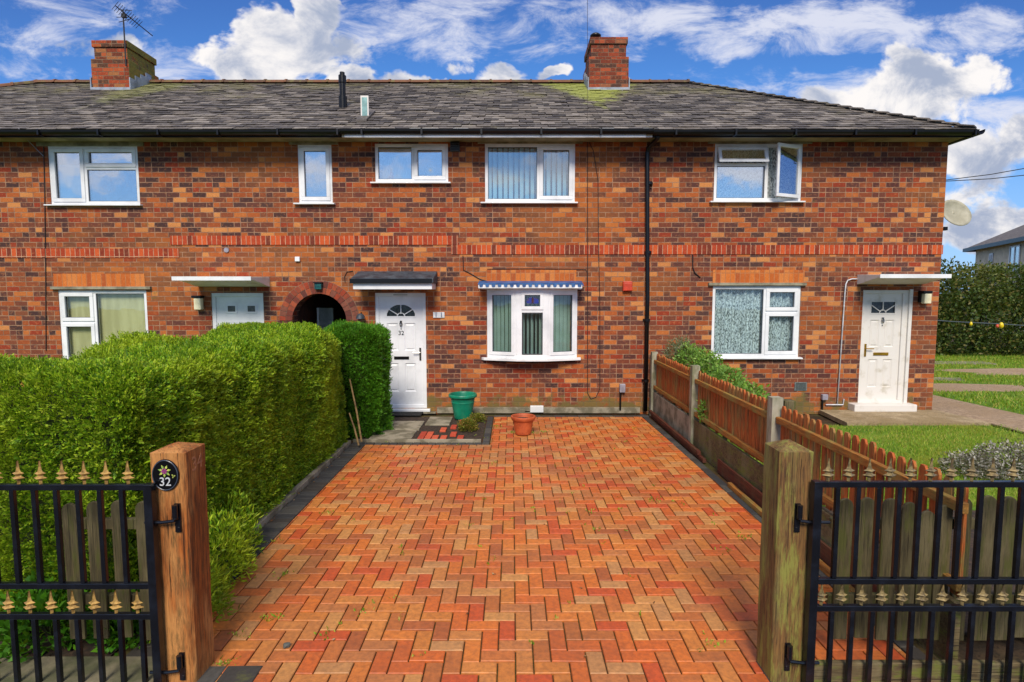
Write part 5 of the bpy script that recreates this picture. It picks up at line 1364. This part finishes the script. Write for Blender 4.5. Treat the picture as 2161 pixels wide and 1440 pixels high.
def hedge_surface(n, x0, x1, y0, y1, z1, seed):
    """points and normals on a lumpy clipped box; faces weighted by area"""
    Ax = [('r', (y1-y0)*z1*1.0), ('f', (x1-x0)*z1*.9), ('t', (x1-x0)*(y1-y0)*.8), ('b', (x1-x0)*z1*.25), ('l', (y1-y0)*z1*.25)]
    tot = sum(a for _, a in Ax); Ps = []; Ns = []
    for k, a in Ax:
        m = int(n*a/tot); u = rng.uniform(0,1,m); v = rng.uniform(0,1,m)
        one = np.ones(m)
        if k == 'r': P = np.stack([x1*one, y0+u*(y1-y0), v*z1], 1); N = np.tile([1,0,0],(m,1))
        elif k == 'l': P = np.stack([x0*one, y0+u*(y1-y0), v*z1], 1); N = np.tile([-1,0,0],(m,1))
        elif k == 'f': P = np.stack([x0+u*(x1-x0), y0*one, v*z1], 1); N = np.tile([0,-1,0],(m,1))
        elif k == 'b': P = np.stack([x0+u*(x1-x0), y1*one, v*z1], 1); N = np.tile([0,1,0],(m,1))
        else: P = np.stack([x0+u*(x1-x0), y0+v*(y1-y0), z1*one], 1); N = np.tile([0,0,1],(m,1))
        Ps.append(P); Ns.append(N.astype(float))
    P = np.concatenate(Ps); N = np.concatenate(Ns)
    # rounding of edges
    c = np.array([(x0+x1)/2, (y0+y1)/2, z1*.4]); hx = np.array([(x1-x0)/2, (y1-y0)/2, z1*.6]); r = .24
    q = P-c; inner = np.clip(q, -(hx-r), hx-r); dlt = q-inner; dn = np.linalg.norm(dlt, axis=1, keepdims=True)
    Nn = np.where(dn > 1e-6, dlt/np.maximum(dn,1e-6), N); Nn[P[:,2] < .1] = N[P[:,2] < .1]
    P2 = c+inner+Nn*r
    P2[:,2] = np.where(P[:,2] < z1*.4, P[:,2], P2[:,2])
    bul = vnoise(P2*np.array([1,1.5,.25]), 2.6, seed)*.12+vnoise(P2, 10, seed+1)*.035+vnoise(P2, 28, seed+2)*.03
    P2 = P2+Nn*bul[:,None]
    # looser skirts near the ground
    low = np.clip((.35-P2[:,2])/.35, 0, 1); P2 = P2-Nn*(low*rng.uniform(-.03,.10,len(P2)))[:,None]
    P2[:,2] = np.maximum(P2[:,2], .02)
    return P2, Nn
def hedge(name, label, boxes, n, mt, loc):
    t = thing(name, label, 'hedge', loc); VV = []; FF = []; off = 0
    core = MB()
    for bi, (x0, x1, y0, y1, z1, seed) in enumerate(boxes):
        P, N = hedge_surface(n[bi], x0, x1, y0, y1, z1, seed)
        P = P-N*(rng.uniform(0,1,len(P))**1.5*.085)[:,None]
        # each point is the root of a flat spray: a short axis with leaflets left and right
        d = unit(N*.75+rng.normal(size=P.shape)*.42+np.array([0,0,.42])); s = unit(np.cross(d, rng.normal(size=P.shape)))
        per = 7
        for k in range(per):
            f = k/(per-1); side = (1 if k % 2 else -1)
            base = P+d*(.046*f)+rng.normal(size=P.shape)*.002
            ld = unit(d+s*side*(.95*(1-f)+.05)+rng.normal(size=P.shape)*.12); l = (.025*rng.uniform(.7,1.3,len(P))*(1-.25*f))[:,None]
            wn = unit(np.cross(ld, np.cross(d, s)+rng.normal(size=P.shape)*.3)); wd = l*.24
            V = np.stack([base, base+ld*l*.5+wn*wd, base+ld*l, base+ld*l*.5-wn*wd], 1).reshape(-1,3)
            VV.append(V); FF.append(np.arange(len(V)).reshape(-1,4)+off); off += len(V)
        # inner mass; its dark colour stands for the shade between the sprays
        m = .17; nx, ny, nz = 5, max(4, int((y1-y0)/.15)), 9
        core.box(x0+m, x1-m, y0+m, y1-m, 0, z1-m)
    for (x0, x1, y0, y1, z1, seed) in boxes:      # stray new shoots standing proud of the clipped faces
        m = int(150*(y1-y0)/4); yy = rng.uniform(y0+.1, y1-.1, m); top = rng.uniform(size=m) < .6
        P = np.stack([np.where(top, rng.uniform(x0+.2, x1-.1, m), x1-.02), yy, np.where(top, z1-.02, rng.uniform(.5, z1-.2, m))], 1)
        V, F = leaves(P, np.where(top[:,None], np.array([[.1,0,1.]]), np.array([[1.,-.2,.5]])), .085, .005, 2, .35, up=.2, jitter=.01)
        VV.append(V); FF.append(F+off); off += len(V)
    np_mesh('foliage', np.concatenate(VV), np.concatenate(FF), mt, t)
    build('shaded_core', core, M_hcore, t)
    return t
hedge('conifer_hedge', 'long clipped yellow-green conifer hedge along the left of the driveway', [(-3.6,-2.27,3.32,7.78,1.565,1)], [82000], M_hedge, (-2.9,5.6,0))
hedge('conifer_hedge', 'darker clipped hedge block at the house end, partly hiding door 32', [(-2.75,-1.80,7.86,8.62,1.60,11)], [20000], M_hedge_d, (-2.2,8.2,0))
# low sprigs spilling near the gate post
def tuft(name, label, cat, cx_, cy_, rad, h, n, L, Wd, mt, seed=0, kind=None, squash=1.0):
    u = rng.normal(size=(n,3)); u = unit(u); u[:,2] = np.abs(u[:,2]); r = rng.uniform(.35,1,n)**.6
    P = np.stack([cx_+u[:,0]*rad*r, cy_+u[:,1]*rad*squash*r, .02+u[:,2]*h*r], 1); lump = 1+vnoise(P, 9, seed)*.18
    P = np.stack([cx_+(P[:,0]-cx_)*lump, cy_+(P[:,1]-cy_)*lump, P[:,2]*lump], 1)
    V, F = leaves(P, u, L, Wd, 1, .6, up=.35)
    t = thing(name, label, cat, (cx_, cy_, 0)); np_mesh('foliage', V, F, mt, t)
    st_ = MB()
    for k in range(7): a = rng.uniform(0,6.28); st_.tube([(cx_,cy_,0),(cx_+rad*.5*math.cos(a),cy_+rad*.5*squash*math.sin(a),h*.7)], [.008,.003], 5)
    build('stem', st_, M_hcore, t)
    return t
tuft('conifer_sprig', 'yellowish loose sprigs spilling at the foot of the left gate post', 'hedge sprig', -2.04, 3.42, .24, .50, 3400, .05, .006, M_hedge, 3)
tuft('conifer_sprig', 'middle green sprig of hedge foot between the gate post and the edging', 'hedge sprig', -2.10, 3.95, .22, .42, 2600, .05, .006, M_hedge, 4)
tuft('conifer_sprig', 'green sprig hanging out of the hedge foot over the charcoal edging', 'hedge sprig', -2.24, 4.35, .22, .42, 2600, .05, .006, M_hedge, 5)
for q_ in ((-2.75,3.24,.26,.34,'dark ground ivy tuft behind the left gate, further from the post'),(-2.28,3.27,.2,.26,'dark ground ivy tuft behind the left gate, next to the post')): tuft('ivy_tuft', q_[4], 'plant', q_[0], q_[1], q_[2], q_[3], 1500, .05, .016, M_hedge_d, 6)
M_moss = leafmat('mossy_cushion', [(120,128,40),(96,108,34),(140,132,52),(78,88,30),(132,104,50)])
gx, gy = on_ground(988, 908); tuft('rockery_plant', 'low mossy plant with reddish tips in the pocket near the corner', 'plant', gx, gy, .14, .13, 2200, .03, .006, M_moss, 8)
gx, gy = on_ground(1007, 889); tuft('rockery_plant', 'small yellow-green cushion plant beside the foot of the green pot', 'plant', gx, gy, .12, .09, 1600, .028, .006, M_moss, 9)
M_climb = leafmat('climber_foliage', [(98,142,50),(124,166,62),(76,114,42),(146,178,90),(108,150,66)], trans=.3)
M_climbg = leafmat('grey_green_foliage', [(120,134,100),(96,112,76),(140,150,120),(84,98,60)], trans=.3)
def bush(name, label, blobs_, n, L, Wd, mt, loc, stems=True, cat='shrub', up=.2, sp_=.9):
    t = thing(name, label, cat, loc); Ps = []; Ns = []
    vol = [b[3]*b[4]*b[5] for b in blobs_]; tot = sum(v**.667 for v in vol)
    for b, vv in zip(blobs_, vol):
        m = int(n*vv**.667/tot); u = unit(rng.normal(size=(m,3))); r = rng.uniform(.3,1.0,m)**.45
        q = u*r[:,None]; lump = 1+vnoise(u*2+np.array(b[:3]), 2.6, int(b[0]*10) % 99)*.22+vnoise(u*5, 3, 4)*.1
        P = np.array(b[:3])+q*np.array(b[3:6])*lump[:,None]; Ps.append(P); Ns.append(u)
    P = np.concatenate(Ps); N = np.concatenate(Ns); k = P[:,2] > .02; P, N = P[k], N[k]
    V, F = leaves(P, N, L, Wd, 1, sp_, up=up); np_mesh('foliage', V, F, mt, t)
    st_ = MB()
    for b in blobs_: 
        for k in range(3): st_.tube([(b[0]+random.uniform(-.1,.1)*b[3], b[1], 0),(b[0]+random.uniform(-.3,.3)*b[3], b[1], b[2]*.6),(b[0]+random.uniform(-.5,.5)*b[3], b[1], b[2]+b[5]*.4)], [.02*L/.05,.014*L/.05,.005], 5)
    build('stem', st_, M_hcore, t)
    return t
bush('climbing_shrub', 'bright green shrub growing over the far end of the fence', [(2.75,8.7,.95,.22,.45,.30),(2.72,7.9,.98,.2,.4,.26),(2.7,7.1,.92,.18,.45,.2),(2.75,6.5,.85,.16,.3,.16),(2.45,7.1,.55,.07,.14,.14)], 7000, .05, .012, M_climb, (2.75,7.8,0))
bush('lavender_bush', 'grey-green wispy shrub behind the fence near the downpipe', [(2.68,9.3,1.05,.16,.22,.26),(2.72,8.95,1.15,.12,.2,.2)], 2200, .055, .005, M_climbg, (2.7,9.2,0))
gx, gy = on_ground(2120, 1010)
bush('grey_shrub', 'grey-leaved shrub on the lawn at the right edge', [(gx+.1,gy,.16,.5,.42,.22),(gx-.3,gy+.1,.1,.3,.3,.14),(gx+.55,gy-.1,.15,.4,.4,.2)], 9000, .035, .008, leafmat('silver_foliage', [(150,148,140),(120,116,100),(96,92,74),(176,172,164),(84,78,62)], trans=.15), (gx, gy, 0))
M_bush = leafmat('dark_hedge_foliage', [(64,84,34),(46,66,26),(82,100,44),(38,54,22),(100,110,52),(62,84,38),(106,98,50)], yellow=(118,114,52), yn=.35, ylo=.56, dark=(26,38,14), trans=.2)
bb = []
for k in range(11):
    xx = 11.2+k*1.35; bb.append((xx, 19.2+random.uniform(-.3,.3), 1.0, 1.25, 1.1, 1.25)); bb.append((xx+.5, 19.6+random.uniform(-.3,.3), 2.15+.15*math.sin(k*2.1), 1.15, 1.1, 1.0+.2*math.sin(k*1.3)))
bush('tall_hedge', 'tall dark unclipped hedge across the end of the right lawn', bb, 95000, .105, .034, M_bush, (16,19.2,0), cat='hedge')

# grass blades: one sheet per lawn
def grass(name, x0, x1, y0, y1, n, hgt, wd, keep=None, z=0.0):
    x = rng.uniform(x0, x1, n); y = rng.uniform(y0, y1, n)
    if keep is not None: k = keep(x, y); x, y = x[k], y[k]
    dens = vnoise(np.stack([x, y, x*0], 1), 2.3, 12); k = dens+rng.uniform(-.5,.9,len(x)) > -.25; x, y = x[k], y[k]
    m = len(x); a = rng.uniform(0, 6.28, m); h = hgt*rng.uniform(.5,1.4,m); lx = rng.normal(size=m)*h*.5; ly = rng.normal(size=m)*h*.5
    A = np.stack([x-np.cos(a)*wd, y-np.sin(a)*wd, np.full(m, z)], 1); B = np.stack([x+np.cos(a)*wd, y+np.sin(a)*wd, np.full(m, z)], 1); C = np.stack([x+lx, y+ly, z+h], 1)
    V = np.stack([A, B, C], 1).reshape(-1,3); o = np_mesh(name, V, np.arange(len(V)).reshape(-1,3), M_grass)
    tag(o, {'lawn_grass': 'short green grass of the lawn behind the side fence', 'side_lawn_grass': 'grass of the side lawn beyond the gravel path'}[name], 'grass', kind='stuff'); return o
M_grass = leafmat('grass_blade', [(110,152,34),(132,168,44),(88,128,28),(160,172,60),(114,152,44),(176,168,84)], yellow=(160,150,60), yn=.8, ylo=.54, trans=.3)
grass('lawn_grass', 2.65, 7.65, 5.3, 8.70, 60000, .038, .004)
def inside_patch(x, y): return (((x-9.9)/1.3)**2+((y-12.3)/.6)**2 > 1) & (((x-13.9)/2.5)**2+((y-14.8)/.7)**2 > 1) & (x > 9.1-(y-3)*.065)
grass('side_lawn_grass', 8.4, 22, 8.2, 20, 90000, .06, .009, inside_patch, .004)
# weeds in the paving joints
P = []; 
for (cx_, cy_, n_) in [(*on_ground(u, v), k) for u, v, k in ((600,1211,14),(690,1083,12),(575,1145,10),(1265,1120,8),(1385,1058,14),(1565,1135,16),(1530,1165,8),(690,1344,10),(1500,1358,12),(1430,1060,8),(1120,915,30),(1085,913,24),(1145,912,20),(1050,900,16),(470,1400,14),(510,1340,12),(880,1380,6),(1250,1080,10),(575,1305,18),(760,1292,8))]:
    P.append(np.stack([cx_+rng.normal(size=n_)*.035, cy_+rng.normal(size=n_)*.03, np.full(n_, .0)], 1))
for k in range(90):
    P.append(np.stack([rng.uniform(-2,2.2,1), rng.uniform(3,9.2,1), np.zeros(1)], 1)+rng.normal(size=(3,3))*np.array([.012,.012,0]))
P = np.concatenate(P); V, F = leaves(P, np.tile([0,0,1.],(len(P),1)), .022, .005, 2, .8, up=.3, jitter=.006)
tag(np_mesh('joint_weeds', V, F, M_grass), 'tiny weeds growing in the joints of the block paving', 'weeds', kind='stuff')
# litter of dead leaves along the hedge foot
n_ = 1500; P = np.stack([rng.uniform(-2.42,-2.15,n_), rng.uniform(3.2,7.6,n_), np.full(n_,.014)], 1)
SP = [on_ground(u, v) for u, v in ((1231,1243),(1378,1273),(1232,1388),(1320,920),(1150,1110),(700,1355),(570,1250),(1450,1020),(820,1180),(980,1300),(1045,1215),(900,1060),(1530,1330),(1265,1168))]; k = rng.uniform(size=n_) < np.where(P[:,0] > -2.22, .25, 1); P = P[k]
V, F = leaves(P, np.tile([0,0,.2],(len(P),1)), .028, .008, 1, 1.0, up=0, jitter=.004)

P2_ = np.repeat(np.array([[x, y, .006] for x, y in SP]), 3, 0)+rng.normal(size=(len(SP)*3,3))*np.array([.008,.006,.001]); V2, F2 = leaves(P2_, np.tile([0,0,.1],(len(P2_),1)), .022, .006, 1, .9, up=0, jitter=.002)
F2 = F2+len(V); V = np.concatenate([V, V2]); F = np.concatenate([F, F2]); V[:,2] = np.abs(V[:,2]-.006)*.5+.006
tag(np_mesh('leaf_litter', V, F, leafmat('dead_leaves', [(104,66,38),(84,56,34),(130,96,58),(66,46,30),(150,130,96)], trans=.1)), 'brown dead leaves scattered along the foot of the hedge', 'leaf litter', kind='stuff')

# ------------------------------------------------------------ neighbouring house far right
def nb_house():
    P0 = Vector((27.0,34.3,0)); tdir = Vector((-.378,-.926,0)); nd = Vector((.926,-.378,0)); L, Wd = 15.0, 7.5
    t = thing('detached_house', 'pale stone house with dark eaves behind the tall hedge at the right edge', 'house', (P0.x, P0.y, 0))
    def pt(a, b, z): v = P0+tdir*a+nd*b; return (v.x, v.y, z)
    def bx_(mb, a0, a1, b0, b1, z0, z1):
        i = len(mb.v); mb.v += [pt(a0,b0,z0),pt(a1,b0,z0),pt(a1,b1,z0),pt(a0,b1,z0),pt(a0,b0,z1),pt(a1,b0,z1),pt(a1,b1,z1),pt(a0,b1,z1)]
        mb.f += [tuple(i+k for k in q) for q in ((0,3,2,1),(4,5,6,7),(0,1,5,4),(1,2,6,5),(2,3,7,6),(3,0,4,7))]
        return mb
    build('wall', bx_(MB(), .45, L, .45, Wd, 0, 4.62), island('pale_render', [(232,218,188)], .9, 3.5, .3, .4, big=(196,182,154), bign=2.2), t)
    rf = MB(); e = [pt(0,0,4.7),pt(L,0,4.7),pt(L,Wd+.45,4.7),pt(0,Wd+.45,4.7)]; r0, r1 = pt(4.0,(Wd+.45)/2,6.9), pt(L-3.8,(Wd+.45)/2,6.9)
    rf.face([e[0],e[1],r1,r0]); rf.face([e[0],r0,e[3]]); rf.face([e[3],r0,r1,e[2]]); rf.face([e[1],e[2],r1]); rf.face(e)
    build('roof', rf, simple('distant_slate', (112,104,98), .8, (84,78,76), 5, bmp=.6, stretch=(1,1,4)), t)
    build('fascia', bx_(bx_(MB(), -.02, L, -.06, 0, 4.52, 4.72), -.06, -.0205, 0, Wd+.4, 4.52, 4.72), M_black, t)
    for (a0, a1, z0, z1) in ((5.2,6.4,3.05,4.45),(2.6,3.1,3.55,4.25),(9.5,10.7,3.05,4.45)):
        wn = build('window', bx_(bx_(bx_(bx_(MB(), a0, a1, .40,.44, z0, z0+.07), a0, a1, .40,.44, z1-.07, z1), a0, a0+.08, .398,.442, z0, z1), a1-.08, a1, .398,.442, z0, z1), M_upvc, t)
        bx_m = bx_(MB(), (a0+a1)/2-.035, (a0+a1)/2+.035, .399,.441, z0+.07, z1-.07); build('mullion', bx_m, M_upvc, wn)
        build('pane', bx_(MB(), a0+.08, a1-.08, .425,.435, z0+.07, z1-.07), M_glass_mid, wn); build('blind', bx_(MB(), a0+.06, a1-.06, .437,.4415, z0+.05, z1-.05), simple('far_blind', (90,104,104), .8), wn)
    return t
nb_house()
